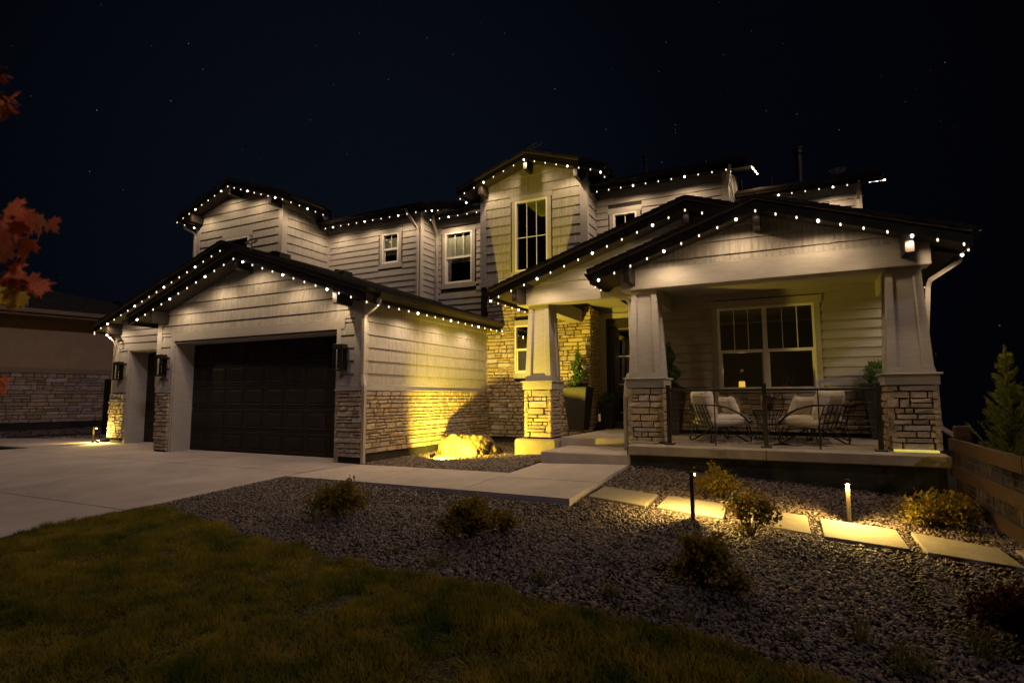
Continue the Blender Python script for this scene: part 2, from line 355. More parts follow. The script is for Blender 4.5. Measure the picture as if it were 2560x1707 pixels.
def stone_field(parent, p0, u, n, W, z0, z1, holes=(), depth=.07, seed=0, scale=1.0):
    r = random.Random(seed); p0 = Vector(p0); u = Vector(u); n = Vector(n); z = z0
    while z < z1-.03:
        h = r.choice((.068, .078, .088, .098, .112, .13))*scale
        if z1-(z+h) < .05: h = z1-z
        x = -r.uniform(0, .2)
        while x < W:
            L = r.choice((.11, .17, .22, .28, .34, .42))*scale*r.uniform(.85, 1.15)
            a, b = max(0, x), min(W, x+L)
            if W-b < .07: b = W
            x = b if b == W else x+L
            if b-a < .04: continue
            parts = [(z, z+h)] if not (h > .11*scale and r.random() < .25) else [(z, z+h*.52), (z+h*.52, z+h)]
            for za, zb in parts:
                if any(a < hx1-.01 and b > hx0+.01 and za < hz1-.01 and zb > hz0+.01 for hx0, hx1, hz0, hz1 in holes):
                    for hx0, hx1, hz0, hz1 in holes:
                        if za < hz1 and zb > hz0:
                            for aa, bb in ((a, min(b, hx0)), (max(a, hx1), b)):
                                if bb-aa > .04: STONES.append((p0+u*((aa+bb)/2)+Vector((0,0,(za+zb)/2)), n, u, bb-aa-.013, zb-za-.013, r.randrange(9), parent, depth*r.uniform(.8, 1.25)))
                    continue
                STONES.append((p0+u*((a+b)/2)+Vector((0,0,(za+zb)/2)), n, u, b-a-.013, zb-za-.013, r.randrange(9), parent, depth*r.uniform(.8, 1.25)))
        z += h
def place_stones(root, mt, limit=300):
    ms = proto_set(mt)
    sc_ = sorted(range(len(STONES)), key=lambda i: -px_area(STONES[i][0], STONES[i][1], STONES[i][3]*STONES[i][4]))
    base = root_loc(root); rest = MB()
    for k, i in enumerate(sc_):
        c, n, u, W, H, pi, par, d = STONES[i]
        mt4 = Matrix(((u.x*W, -n.x*d, 0, c.x), (u.y*W, -n.y*d, 0, c.y), (0, 0, H, c.z), (0, 0, 0, 1)))
        if k < limit:
            o = bpy.data.objects.new('stone', ms[pi]); COL.objects.link(o); o.parent = par
            o.matrix_local = Matrix.Translation(-base) @ mt4
        else: rest.add([mt4 @ Vector(v) for v in PROTO[pi][1]], PROTO[pi][2])
    if rest.v: rest.build('stonework', mt, root, kind='stuff')
    STONES.clear()

# ------------------------------------------------------------------ the house
H = thing('house', 'two storey grey shingle and stone house with lights along every eave', 'house', (-6, 10, 0))
def wall_sheet(name, axis, pl, u0, u1, z0, z1, holes=(), th=.14, gable=None, mt=None):
    us = sorted({u0, u1, *[h[0] for h in holes], *[h[1] for h in holes]}); zs = sorted({z0, z1, *[h[2] for h in holes], *[h[3] for h in holes]})
    m = MB()
    for a, b in zip(us, us[1:]):
        for c, d in zip(zs, zs[1:]):
            mu_, mz = (a+b)/2, (c+d)/2
            if any(h[0] < mu_ < h[1] and h[2] < mz < h[3] for h in holes): continue
            if axis == 'x': m.box(a, b, pl, pl+th, c, d)
            else: m.box(pl-th, pl, a, b, c, d)
    if gable: m.prism([(x, pl, z) for x, z in gable], (0, th, 0))
    return m.build(name, mt or M['wallbase'], H)
def siding(parent, axis, pl, u0, u1, z0, z1, ex, zref, holes=(), clip=None, shake=False, mt=None, seed=0):
    r = random.Random(seed+int(abs(pl)*100)); k0 = math.floor((z0-zref)/ex); z = zref+k0*ex
    P = (lambda u, zz, d: (u, pl-d, zz)) if axis == 'x' else (lambda u, zz, d: (pl+d, u, zz))
    while z < z1-.02:
        za, zb = max(z, z0), min(z+ex, z1); z += ex
        if zb-za < .03: continue
        segs = [(u0, u1)]
        for h in holes:
            if min(zb, h[3])-max(za, h[2]) > .25*(zb-za):
                segs = [s for a, b in segs for s in ((a, min(b, h[0])), (max(a, h[1]), b)) if s[1]-s[0] > .02]
        for a, b in segs:
            m = MB(); cuts = [a, b]
            if shake:
                cuts = [a]; 
                while cuts[-1] < b-.12: cuts.append(min(b, cuts[-1]+r.choice((.10, .14, .17, .2, .25, .3))))
                if cuts[-1] < b: cuts[-1] = b
            if clip and not shake:
                nn = max(1, round((b-a)/.3)); cuts = [a+(b-a)*q_/nn for q_ in range(nn+1)]
            for ua, ub in zip(cuts, cuts[1:]):
                g = .001 if shake else 0; ua += g; ub -= g
                dz0 = r.uniform(-.0015, .001) if shake else 0; t = .030+(r.uniform(-.0006, .0006) if shake else 0); tt = .006
                zl_ = zr_ = zb-.002
                if clip:
                    ln0, ln1 = clip[1]-abs(ua-clip[0])/3, clip[1]-abs(ub-clip[0])/3
                    if max(ln0, ln1) < za: continue
                    zl_, zr_ = min(zl_, max(za+.01, ln0+.10)), min(zr_, max(za+.01, ln1+.10))
                q = [P(ua, za+dz0, t), P(ub, za+dz0, t), P(ub, zr_, tt), P(ua, zl_, tt), P(ua, za+dz0, -.002), P(ub, za+dz0, -.002), P(ub, zr_, -.002), P(ua, zl_, -.002)]
                m.add(q, [(0,1,2,3),(1,0,4,5),(3,2,6,7),(0,3,7,4),(2,1,5,6)])
            if m.v: m.build('shake_course' if shake else 'plank', mt or M['shake' if shake else 'lap'], parent)
def board(name, parent, x0, x1, y0, y1, z0, z1, mt=None):
    return MB().bbox(x0, x1, y0, y1, z0, z1, .004).build(name, mt or M['trim'], parent)

# windows: frame (part) > pane, sash, muntin, trim, room
def window(x0, x1, z0, z1, y, rail=None, munt=(), trim=True, room=None, curtain=None, depth=1.0, ears=True, twin=False, glass='glass', mrows=None):
    f = .042; m = MB()
    m.bbox(x0, x0+f, y-.032, y+.06, z0, z1, .004); m.bbox(x1-f, x1, y-.032, y+.06, z0, z1, .004)
    m.bbox(x0+f, x1-f, y-.032, y+.06, z1-f, z1, .004); m.bbox(x0+f, x1-f, y-.032, y+.06, z0, z0+f, .004)
    if twin: xm = (x0+x1)/2; m.bbox(xm-.042, xm+.042, y-.030, y+.06, z0+f, z1-f, .004)
    wn = m.build('window', M['vinyl'], H)
    cols = [(x0+f, x1-f)] if not twin else [(x0+f, (x0+x1)/2-.042), ((x0+x1)/2+.042, x1-f)]
    for a, b in cols:
        if rail:
            MB().box(a, b, y-.012, y+.05, rail-.028, rail+.028).build('meeting_rail', M['vinyl'], wn)
            s = MB()
            s.box(a, a+.028, y+.012, y+.05, z0+f, rail-.028); s.box(b-.028, b, y+.012, y+.05, z0+f, rail-.028); s.box(a+.028, b-.028, y+.012, y+.05, z0+f, z0+f+.03)
            s.build('sash', M['vinyl'], wn)
            MB().box(a, b, y+.028, y+.031, rail+.028, z1-f).build('pane', M[glass], wn)
            MB().box(a+.028, b-.028, y+.036, y+.039, z0+f+.03, rail-.028).build('pane', M[glass], wn)
        else: MB().box(a, b, y+.028, y+.031, z0+f, z1-f).build('pane', M[glass], wn)
        lo = rail if rail else z0+f
        for t in munt:
            xm = a+(b-a)*t; MB().box(xm-.008, xm+.008, y+.015, y+.027, lo, z1-f).build('muntin', M['vinyl'], wn)
        if mrows is not None: MB().box(a, b, y+.015, y+.027, mrows-.009, mrows+.009).build('muntin', M['vinyl'], wn)
    if trim:
        t = MB(); w_ = .095
        t.bbox(x0-w_, x0-.001, y-.028, y, z0, z1, .004); t.bbox(x1+.001, x1+w_, y-.028, y, z0, z1, .004)
        e_ = w_+(.04 if ears else 0)
        t.bbox(x0-e_, x1+e_, y-.034, y, z1+.001, z1+.145, .004); t.bbox(x0-e_, x1+e_, y-.032, y, z0-.135, z0-.001, .004)
        t.build('window_trim', M['trim'], wn)
    d = depth; r = MB()
    if room is None:
        a, b, c, e2 = x0-.02, x1+.02, z0-.02, z1+.02
        r.add([(a,y+.07,c),(b,y+.07,c),(b,y+d,c),(a,y+d,c),(a,y+.07,e2),(b,y+.07,e2),(b,y+d,e2),(a,y+d,e2)], [(0,1,2,3),(4,7,6,5),(0,3,7,4),(1,5,6,2),(2,6,7,3)])
        r.build('room', M['roomdark'], wn)
    if curtain:
        cz = curtain; c = MB(); n = 40; xs_ = [x0+f+(x1-x0-2*f)*i/n for i in range(n+1)]
        vs = [(x, y+.075+.010*math.sin(i*1.35), zz) for zz in (cz, z1-f-.08) for i, x in enumerate(xs_)]
        c.add(vs, [(i, i+1, n+2+i, n+1+i) for i in range(n)]); c.build('curtain', M['curtain'], wn, smooth=True)
    return wn

RISE = 1/3
# ---- garage front
Yg, Xc = 8.14, -7.09
op = (-12.63, -7.72, -.05, 2.48)
wg = wall_sheet('garage_front_wall', 'x', Yg, -13.2, Xc, -.05, 2.98, [op], .16, gable=[(-13.2,2.98),(Xc,2.98),(-10.17,4.05)])
gclip = (-10.17, 4.12)
siding(wg, 'x', Yg, -13.1, Xc-.19, 2.70, 4.10, .243, 2.626-.243*6, clip=gclip, shake=True)
siding(wg, 'x', Yg, -13.09, -12.72, 1.46, 2.70, .243, 2.626-.243*6, shake=True)
siding(wg, 'x', Yg, -7.62, -7.29, 1.46, 2.70, .243, 2.626-.243*6, shake=True)
board('header_board', wg, -12.74, -7.53, Yg-.032, Yg, 2.50, 2.70)
board('door_casing', wg, -12.74, -12.63, Yg-.034, Yg, 0, 2.498); board('door_casing', wg, -7.72, -7.62, Yg-.034, Yg, 0, 2.498)
board('corner_board', wg, Xc-.20, Xc+.022, Yg-.030, Yg, 1.46, 3.02); board('corner_board', wg, -13.26, -13.09, Yg-.030, Yg, 1.46, 2.98)
board('ledge_board', wg, -7.62, Xc+.02, Yg-.038, Yg, 1.36, 1.458); board('ledge_board', wg, -13.22, -12.64, Yg-.038, Yg, 1.36, 1.458)
m = MB(); m.box(-12.64, -12.60, Yg, 8.60, 0.004, 2.46); m.box(-7.75, -7.70, Yg, 8.60, .004, 2.46); m.box(-12.60, -7.75, Yg+.002, 8.60, 2.455, 2.50); m.build('door_reveal', M['trim'], wg)
for a, b, s in ((-7.665, Xc-.0, 3), (-13.12, -12.67, 4)):
    MB().box(a+.01, b-.005, Yg-.02, Yg, .10, 1.33).build('mortar_bed', M['mortar'], wg)
    stone_field(wg, (a, Yg-.055, 0), (1,0,0), (0,-1,0), b-a+.02, .12 if s == 3 else .04, 1.33, seed=s)
    board('stone_cap', wg, a-.015, b+.03, Yg-.10, Yg+.0, 1.332, 1.358)
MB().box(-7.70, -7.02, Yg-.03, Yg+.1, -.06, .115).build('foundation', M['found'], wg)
# garage doors
def garage_door(x0, x1, z1, y, cols, rows=5):
    m = MB(); hh = z1/rows
    for k in range(rows): m.bbox(x0, x1, y, y+.05, .006+k*hh, (k+1)*hh-.004, .006)
    g = m.build('garage_door', M['door'], H); cw = (x1-x0)/cols
    me = None
    for i in range(cols):
        for k in range(rows):
            a, b, c, d = x0+i*cw+.075, x0+(i+1)*cw-.075, k*hh+.085, (k+1)*hh-.075
            mm = MB(); vs = []
            for yy, ins in ((y-.001, 0), (y+.004, .018), (y-.013, .05)): pass
            for yy, ins in ((y-.010, -.012), (y-.010, 0), (y+.0, .012), (y-.012, .045)):
                vs += [(a+ins, yy, c+ins), (b-ins, yy, c+ins), (b-ins, yy, d-ins), (a+ins, yy, d-ins)]
            fs = [(12,13,14,15)] + [(4*q+i2, 4*q+(i2+1) % 4, 4*q+4+(i2+1) % 4, 4*q+4+i2) for q in range(3) for i2 in range(4)]
            o4 = [(a-.012, y+.001, c-.012), (b+.012, y+.001, c-.012), (b+.012, y+.001, d+.012), (a-.012, y+.001, d+.012)]
            vs += o4; fs += [(16+i2, 16+(i2+1) % 4, (i2+1) % 4, i2) for i2 in range(4)]
            mm.add(vs, fs).build('panel', M['door'], g)
    MB().box(x0, x1, y-.012, y+.03, .0, .02).build('bottom_seal', M['vinyl'], g)
    return g
garage_door(-12.63, -7.75, 2.455, 8.60, 8)
# ---- garage right side
ws = wall_sheet('garage_side_wall', 'y', Xc, Yg+.16, 12.93, -.05, 3.16, th=.16)
siding(ws, 'y', Xc, Yg+.02, 12.83, 1.46, 3.15, .243, 2.626-.243*6, shake=True, seed=5)
board('ledge_board', ws, Xc, Xc+.036, Yg-.03, 12.90, 1.36, 1.458); board('stone_cap', ws, Xc, Xc+.10, Yg-.09, 12.88, 1.332, 1.358)
MB().box(Xc, Xc+.02, Yg+.0, 12.9, .16, 1.33).build('mortar_bed', M['mortar'], ws)
stone_field(ws, (Xc+.055, Yg-.04, 0), (0,1,0), (1,0,0), 4.76, .185, 1.33, seed=9, scale=.92)
MB().box(Xc-.05, Xc+.03, Yg, 12.9, -.1, .178).build('foundation', M['found'], ws)
board('corner_board', ws, Xc, Xc+.024, Yg+.0, Yg+.1, 1.46, 3.1); board('corner_board', ws, Xc, Xc+.024, 12.83, 12.925, 1.46, 3.1)
# ---- third bay
Yb = 9.14
wb = wall_sheet('third_bay_wall', 'x', Yb, -16.72, -13.0, -.05, 3.1, [(-16.08, -13.3, -.06, 2.49)], .16, gable=[(-16.72,3.1),(-7.4,3.1),(-12.0,4.66)])
siding(wb, 'x', Yb, -16.55, -12.9, 2.55, 3.4, .176, 2.716, mt=M['lap']); siding(wb, 'x', Yb, -16.55, -16.17, 1.46, 2.55, .35, 1.46)
board('header_board', wb, -16.16, -13.2, Yb-.03, Yb, 2.49, 2.56); board('door_casing', wb, -16.16, -16.08, Yb-.034, Yb, 0, 2.489)
board('corner_board', wb, -16.78, -16.55, Yb-.03, Yb, 1.46, 3.1); board('ledge_board', wb, -16.80, -16.10, Yb-.04, Yb, 1.36, 1.458)
m = MB(); m.box(-16.09, -16.05, Yb, 9.60, .004, 2.47); m.box(-16.05, -13.2, Yb+.002, 9.6, 2.465, 2.5); m.build('door_reveal', M['trim'], wb)
MB().box(-16.72, -16.12, Yb-.02, Yb, .12, 1.33).build('mortar_bed', M['mortar'], wb)
stone_field(wb, (-16.80, Yb-.055, 0), (1,0,0), (0,-1,0), .68, .15, 1.33, seed=14)
MB().box(-16.75, -16.12, Yb-.02, Yb+.1, -.06, .15).build('foundation', M['found'], wb)
garage_door(-16.08, -13.26, 2.465, 9.60, 4)
# left outer wall and back block so that nothing is hollow
m = MB(); m.box(-16.70, -16.56, 9.30, 16, -.1, 3.1); m.box(-13.18, -13.05, 8.3, 9.14, -.1, 3.0); m.build('outer_wall', M['lap'], H)

# ---- entry stone wall and tower
Ye = 12.93
win_e = (-6.27, -5.57, 1.805, 3.02); win_t = (-6.27, -5.36, 4.42, 6.28)
we = wall_sheet('entry_stone_wall', 'x', Ye, -7.30, -4.30, -.1, 4.10, [win_e], .18, mt=M['mortar'])
stone_field(we, (-7.09, Ye-.05, 0), (1,0,0), (0,-1,0), 2.79+.06, .21, 4.10, holes=[(win_e[0]+7.09, win_e[1]+7.09, win_e[2]-.14, win_e[3]+.145)], seed=21)
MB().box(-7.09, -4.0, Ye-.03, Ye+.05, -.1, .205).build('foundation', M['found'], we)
window(*win_e, Ye-.05, rail=2.40, munt=(), trim=False)
m = MB(); a, b, c, d = win_e; m.bbox(a-.0, b, Ye-.085, Ye-.0, d, d+.13, .004); m.bbox(a-.03, b+.03, Ye-.10, Ye, c-.13, c, .004); m.build('window_trim', M['trim'], we)
wr = wall_sheet('entry_return_wall', 'y', -4.30, Ye, 13.62, -.1, 4.1, th=.1, mt=M['mortar'])
stone_field(wr, (-4.26, Ye-.04, 0), (0,1,0), (1,0,0), .60, .47, 3.34, seed=23)
wt = wall_sheet('tower_wall', 'x', Ye, -7.28, -4.33, 4.10, 6.70, [win_t], .14, gable=[(-7.28,6.70),(-4.33,6.70),(-5.77,7.18)])
tclip = (-5.775, 7.24)
siding(wt, 'x', Ye, -7.13, -4.49, 4.28, 7.22, .2405, 4.507-.2405, holes=[(-6.40, -5.23, 4.26, 6.44)], clip=tclip, shake=True)
board('corner_board', wt, -7.31, -7.13, Ye-.03, Ye, 4.27, 6.72); board('corner_board', wt, -4.49, -4.30, Ye-.03, Ye, 4.1, 6.72)
board('belly_band', wt, -7.31, -4.30, Ye-.05, Ye, 4.10, 4.265)
RX0, RX1, RY1 = -7.1, -4.45, 16.2
window(*win_t, Ye, rail=None, munt=(.33, .66), trim=True, room=True, mrows=5.31)
for o in [c for c in H.children if c.name.startswith('window')][-1:]:
    r = MB(); r.add([(RX0,Ye+.15,4.2),(RX1,Ye+.15,4.2),(RX1,RY1,4.2),(RX0,RY1,4.2)], [(0,1,2,3)])
    r.add([(RX0,Ye+.15,4.2),(RX0,RY1,4.2),(RX0,RY1,6.42),(RX0,Ye+.15,6.42)], [(0,1,2,3)]); r.add([(RX1,Ye+.15,4.2),(RX1,RY1,4.2),(RX1,RY1,6.42),(RX1,Ye+.15,6.42)], [(3,2,1,0)])
    r.add([(RX0,RY1,4.2),(RX1,RY1,4.2),(RX1,RY1,6.42),(RX0,RY1,6.42)], [(0,1,2,3)]); r.build('room', M['room'], o)
    MB().box(RX0, RX1, Ye+.15, RY1, 6.42, 6.47).build('room_ceiling', M['ceil'], o)
wts = wall_sheet('tower_side_wall', 'y', -4.33, Ye+.14, 13.68, 3.6, 6.75, th=.1); siding(wts, 'y', -4.33, Ye+.12, 13.66, 4.3, 6.7, .2405, 4.507-.2405, shake=True)
board('corner_board', wts, -4.33, -4.305, Ye+.001, Ye+.12, 4.27, 6.72)
# ---- upper left gable bump
Y1 = 11.12
w1w = (-15.10, -14.08, 4.6, 5.945)
w1 = wall_sheet('upper_gable_wall', 'x', Y1, -16.45, -12.74, 3.6, 6.86, [w1w], .14, gable=[(-16.45,6.86),(-12.74,6.86),(-14.5,7.44)])
c1 = (-14.5, 7.43)
siding(w1, 'x', Y1, -16.28, -12.86, 4.2, 7.42, .2405, 6.076-.2405*8, holes=[(-15.24, -13.93, 4.4, 6.10)], clip=c1, shake=True)
board('corner_board', w1, -16.48, -16.28, Y1-.03, Y1, 4.2, 6.88); board('corner_board', w1, -12.86, -12.71, Y1-.03, Y1, 4.2, 6.88)
window(*w1w, Y1, rail=5.25, munt=(), room=None)
w1s = wall_sheet('upper_gable_side_wall', 'y', -12.74, Y1+.14, 12.93, 3.6, 6.86, th=.1); siding(w1s, 'y', -12.74, Y1+.16, 12.84, 4.4, 6.8, .2405, 6.34-.2405*8, shake=True)
board('corner_board', w1s, -12.74, -12.71, Y1+.001, Y1+.16, 4.2, 6.88); board('corner_board', w1s, -12.74, -12.715, 12.84, 12.928, 4.2, 6.7)
m = MB(); m.box(-16.44, -16.3, Y1+.14, 16, 3.4, 6.8); m.build('outer_wall', M['lap'], H)
# ---- upper flat walls
Y2, Y3, Y6 = 12.93, 13.68, 16.0
w2w = (-10.62, -10.03, 5.09, 5.985)
w2 = wall_sheet('upper_left_wall', 'x', Y2, -12.74, -9.28, 3.3, 6.45, [w2w], .14)
siding(w2, 'x', Y2, -12.66, -9.42, 3.4, 6.45, .1785, 5.266-.1785*10, holes=[(-10.76, -9.89, 4.95, 6.13)])
board('corner_board', w2, -9.42, -9.255, Y2-.028, Y2, 3.3, 6.45); board('corner_board', w2, -12.74, -12.66, Y2-.028, Y2, 3.6, 6.45)
window(*w2w, Y2, rail=5.52, munt=(.5,), curtain=5.36)
w2s = wall_sheet('upper_step_wall', 'y', -9.28, Y2+.14, Y3, 3.3, 6.7, th=.1); siding(w2s, 'y', -9.28, Y2+.13, Y3-.08, 3.4, 6.6, .1785, 5.28-.1785*10)
board('corner_board', w2s, -9.28, -9.254, Y2+.001, Y2+.13, 3.3, 6.6); board('corner_board', w2s, -9.28, -9.255, Y3-.08, Y3-.001, 3.3, 6.6)
w3w = (-8.92, -8.01, 4.47, 5.985)
w3 = wall_sheet('upper_middle_wall', 'x', Y3, -9.28, -7.2, 3.3, 6.45, [w3w], .14)
siding(w3, 'x', Y3, -9.18, -7.25, 3.4, 6.45, .1785, 5.288-.1785*10, holes=[(-9.06, -7.87, 4.33, 6.13)]); board('corner_board', w3, -9.28, -9.18, Y3-.028, Y3, 3.3, 6.45)
window(*w3w, Y3, rail=5.24, munt=(.34, .67), curtain=5.10)
w5w = (-3.87, -3.27, 4.9, 5.815)
w5 = wall_sheet('upper_right_wall', 'x', Y3, -4.33, -1.13, 3.6, 6.45, [w5w], .14)
siding(w5, 'x', Y3, -4.33, -1.26, 3.7, 6.45, .1755, 5.541-.1755*10, holes=[(-4.0, -3.14, 4.76, 5.96)]); board('corner_board', w5, -1.26, -1.10, Y3-.028, Y3, 3.7, 6.45)
window(*w5w, Y3, rail=5.3, munt=(.5,))
w5s = wall_sheet('upper_right_side_wall', 'y', -1.13, Y3+.14, 19, 3.7, 6.5, th=.1)
m = MB(); m.prism([(-1.13, Y3, 6.4), (-1.13, 19, 6.4), (-1.13, 19, 8.1), (-1.13, Y3, 6.45)], (-.1, 0, 0)); m.build('gable_end', M['lap'], w5s)
siding(w5s, 'y', -1.13, Y3+.10, 18.2, 5.9, 6.40, .1755, 5.541); 
k = 0
zz = 6.42
while zz < 7.7:
    ys_ = Y3 + max(.1, (zz+.17-6.35)*3-.5); MB().add([(-1.13+.020,ys_,zz),(-1.13+.020,18.2,zz),(-1.13+.006,18.2,zz+.185),(-1.13+.006,ys_+.5,zz+.185),(-1.135,ys_,zz),(-1.135,18.2,zz)], [(0,1,2,3),(1,0,4,5)]).build('plank', M['lap'], w5s); zz += .1755
board('corner_board', w5s, -1.13, -1.10, Y3+.001, Y3+.12, 3.7, 6.5)
w6 = wall_sheet('far_right_wall', 'x', Y6, -1.13, 1.75, 3.3, 6.45, (), .14)
siding(w6, 'x', Y6, -1.13, 1.60, 4.6, 6.45, .1755, 5.915-.1755*8); board('corner_board', w6, 1.60, 1.77, Y6-.028, Y6, 4.4, 6.45)
m = MB(); m.box(1.62, 1.75, 12.25, 22, -.2, 3.3); m.box(1.62, 1.75, Y6+.14, 22, 3.3, 6.4); m.build('outer_wall', M['lap'], H)

# ---- porch walls, slab, steps
Yw, ZP = 12.12, .45
win_p = (-1.305, .445, 1.315, 2.985)
wp = wall_sheet('porch_wall', 'x', Yw, -2.45, 1.75, .0, 3.6, [win_p], .13)
siding(wp, 'x', Yw, -2.45, 1.75, 1.30, 3.5, .1755, 2.80-.1755*9, holes=[(-1.40, .54, 1.18, 3.13)])
window(*win_p, Yw, rail=2.10, munt=(.34, .67), twin=True, room=True)
for o in [c for c in H.children if c.name.startswith('window')][-1:]:
    r = MB(); a, b, y0, y1, c, d = -2.3, 1.55, Yw+.14, Yw+3.2, .5, 3.1
    r.add([(a,y0,c),(b,y0,c),(b,y1,c),(a,y1,c),(a,y0,d),(b,y0,d),(b,y1,d),(a,y1,d)], [(0,1,2,3),(4,7,6,5),(0,3,7,4),(1,5,6,2),(2,6,7,3)]); r.build('room', M['room'], o)
    board('window_sill', o, -1.42, .56, Yw-.07, Yw, 1.205, 1.25, M['trim'])
MB().box(-2.45, 1.75, Yw-.015, Yw, .46, 1.28).build('mortar_bed', M['mortar'], wp)
stone_field(wp, (-2.40, Yw-.045, 0), (1,0,0), (0,-1,0), 4.12, .52, 1.275, holes=[], seed=31)
MB().box(-2.42, 1.72, Yw-.02, Yw, .45, .52).build('foundation', M['found'], wp)
board('stone_cap', wp, -2.45, 1.75, Yw-.10, Yw, 1.277, 1.30)
m = MB(); m.box(-2.45, -2.35, Yw+.13, 13.62, .2, 3.6); m.build('entry_right_wall', M['lap'], H)
we2 = wall_sheet('entry_back_wall', 'x', 13.62, -4.30, -2.4, .2, 3.9, [(-4.10, -2.55, .40, 3.14)], .1)
siding(we2, 'x', 13.62, -4.30, -2.45, 3.14, 3.8, .1755, 3.14)
board('door_casing', we2, -4.27, -4.10, 13.57, 13.62, .45, 3.14); board('door_casing', we2, -4.27, -2.45, 13.57, 13.62, 3.14, 3.26)
dm = MB(); dm.box(-4.10, -4.04, 13.60, 13.72, .45, 3.14); dm.box(-4.04, -3.03, 13.66, 13.72, .47, 2.92); dm.box(-4.04, -2.55, 13.62, 13.70, 2.92, 3.14); dm.box(-3.03, -2.96, 13.60, 13.72, .45, 2.92); dm.box(-2.96, -2.55, 13.66, 13.7, .45, 2.92)
dr = dm.build('front_door', M['frontdoor'], H)
for zc in (2.88, 2.20, 1.51, .82): MB().bbox(-3.80, -3.06, 13.645, 13.66, zc-.012, zc+.012, .003).build('steel_strip', M['steel'], dr)
for a, b in ((.86, 1.47), (1.55, 2.16), (2.24, 2.82)): MB().box(-3.78, -3.10, 13.652, 13.658, a, b).build('pane', M['doorglass'], dr)
m = MB(); m.tube([(-3.95,13.60,1.05),(-3.95,13.60,2.0)], .012, 8)
for zc in (1.1, 1.95): m.tube([(-3.95,13.60,zc),(-3.95,13.67,zc)], .008, 6)
m.build('handle', M['bronze'], dr)
MB().bbox(-4.02, -3.05, 13.60, 13.655, .47, .60, .004).build('kick_plate', M['drip'], dr)
# slab
sb = MB(); sb.bbox(-2.345, 1.735, 8.79, Yw, .305, ZP, .012); slab = sb.build('porch_slab', M['footing'], H)
MB().box(-2.345, -2.335, 8.785, 8.80, .31, .44).build('slab_joint', M['found'], slab)
MB().box(-.372, -.364, 8.786, 8.792, .31, .445).build('slab_joint', M['found'], slab)
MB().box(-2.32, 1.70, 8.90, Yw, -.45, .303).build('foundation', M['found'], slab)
MB().bbox(-3.96, -2.352, 10.10, 13.62, .16, ZP-.002, .012).build('porch_landing', M['concw'], H)
MB().bbox(-3.81, -2.33, 8.80, 10.098, .05, .302, .014).build('porch_step', M['concw'], H)

# ---- pillars
def pillar(x0, x1, y0, zb, seed, foot=None, d=.59):
    y1 = y0+d; cx, cy = (x0+x1)/2, (y0+y1)/2
    p = MB().box(x0+.04, x1-.04, y0+.04, y1-.04, zb, 1.34).build('porch_pillar', M['mortar'], H)
    stone_field(p, (x0+.0, y0+.045, 0), (1,0,0), (0,-1,0), x1-x0, zb+.02, 1.345, seed=seed)
    stone_field(p, (x1-.045, y0+.0, 0), (0,1,0), (1,0,0), d, zb+.02, 1.345, seed=seed+1)
    stone_field(p, (x0+.045, y1-.0, 0), (0,-1,0), (-1,0,0), d, zb+.02, 1.345, seed=seed+2)
    c = MB(); c.bbox(x0-.012, x1+.012, y0-.012, y1+.012, 1.35, 1.485, .006); c.bbox(x0-.045, x1+.045, y0-.045, y1+.045, 1.487, 1.512, .006); c.build('cap', M['trim'], p)
    # tapered post with raised corner boards
    def ring(z, t, ins=0):
        hb = .255+(.195-.255)*t-ins; return [(cx-hb, cy-hb, z), (cx+hb, cy-hb, z), (cx+hb, cy+hb, z), (cx-hb, cy+hb, z)]
    MB().hexa(ring(1.513, 0, .018)+ring(2.985, 1, .018)).build('post', M['trim'], p)
    tb = MB()
    for s in range(4):
        def Q(u, t, o):  # u in 0..1 across face s
            z = 1.513+(2.985-1.513)*t; r_ = ring(z, t, .018-o); a, b = Vector(r_[s]), Vector(r_[(s+1) % 4]); return a+(b-a)*u
        for u0, u1, t0, t1 in ((0, .2, 0, 1), (.8, 1, 0, 1), (.2, .8, 0, .06), (.2, .8, .955, 1)):
            tb.hexa([Q(u0,t0,-.004),Q(u1,t0,-.004),Q(u1,t1,-.004),Q(u0,t1,-.004),Q(u0,t0,.030),Q(u1,t0,.030),Q(u1,t1,.030),Q(u0,t1,.030)])
    tb.build('post_trim', M['trim'], p)
    if foot: MB().bbox(x0-.13, x1+.10, y0-.12, y1+.1, foot, zb, .03).build('footing', M['footing'], p)
    return p
pillar(-4.655, -4.075, 9.92, .42, 41, foot=.02)
pillar(-2.465, -1.865, 9.30, ZP, 51)
pillar(1.165, 1.765, 9.30, ZP, 61)
MB().bbox(-2.40, -1.95, 9.22, 9.30, ZP+.002, ZP+.03, .004).build('flashing', M['plinth'], slab); MB().bbox(1.20, 1.70, 9.22, 9.30, ZP+.002, ZP+.03, .004).build('glow_flashing', M['strip'], slab)  # right pillar flashing: yellow light on it put in as glow, no lamp

# ---- beams and gable faces
Ym, Yn = 9.33, 9.92
pb = MB(); pb.bbox(-2.53, 1.78, Ym-.035, Ym+.30, 2.987, 3.315, .006); beam = pb.build('porch_beam', M['trim'], H)
MB().bbox(-2.50, -2.2, Ym+.30, Yw, 2.99, 3.3, .006).build('side_beam', M['trim'], beam); MB().bbox(1.45, 1.75, Ym+.30, Yw, 2.99, 3.3, .006).build('side_beam', M['trim'], beam)
MB().box(-2.5, 1.75, Ym+.05, Yw, 3.28, 3.31).build('porch_ceiling', M['lap'], H)
m = MB(); m.prism([(-2.5,Ym,3.30),(1.78,Ym,3.30),(1.45,Ym,3.42),(-.36,Ym,4.0),(-2.2,Ym,3.42)], (0,.1,0)); pg = m.build('porch_gable', M['wallbase'], H)
siding(pg, 'x', Ym, -2.4, 1.7, 3.317, 4.0, .225, 3.203, clip=(-.36, 4.0), shake=True)
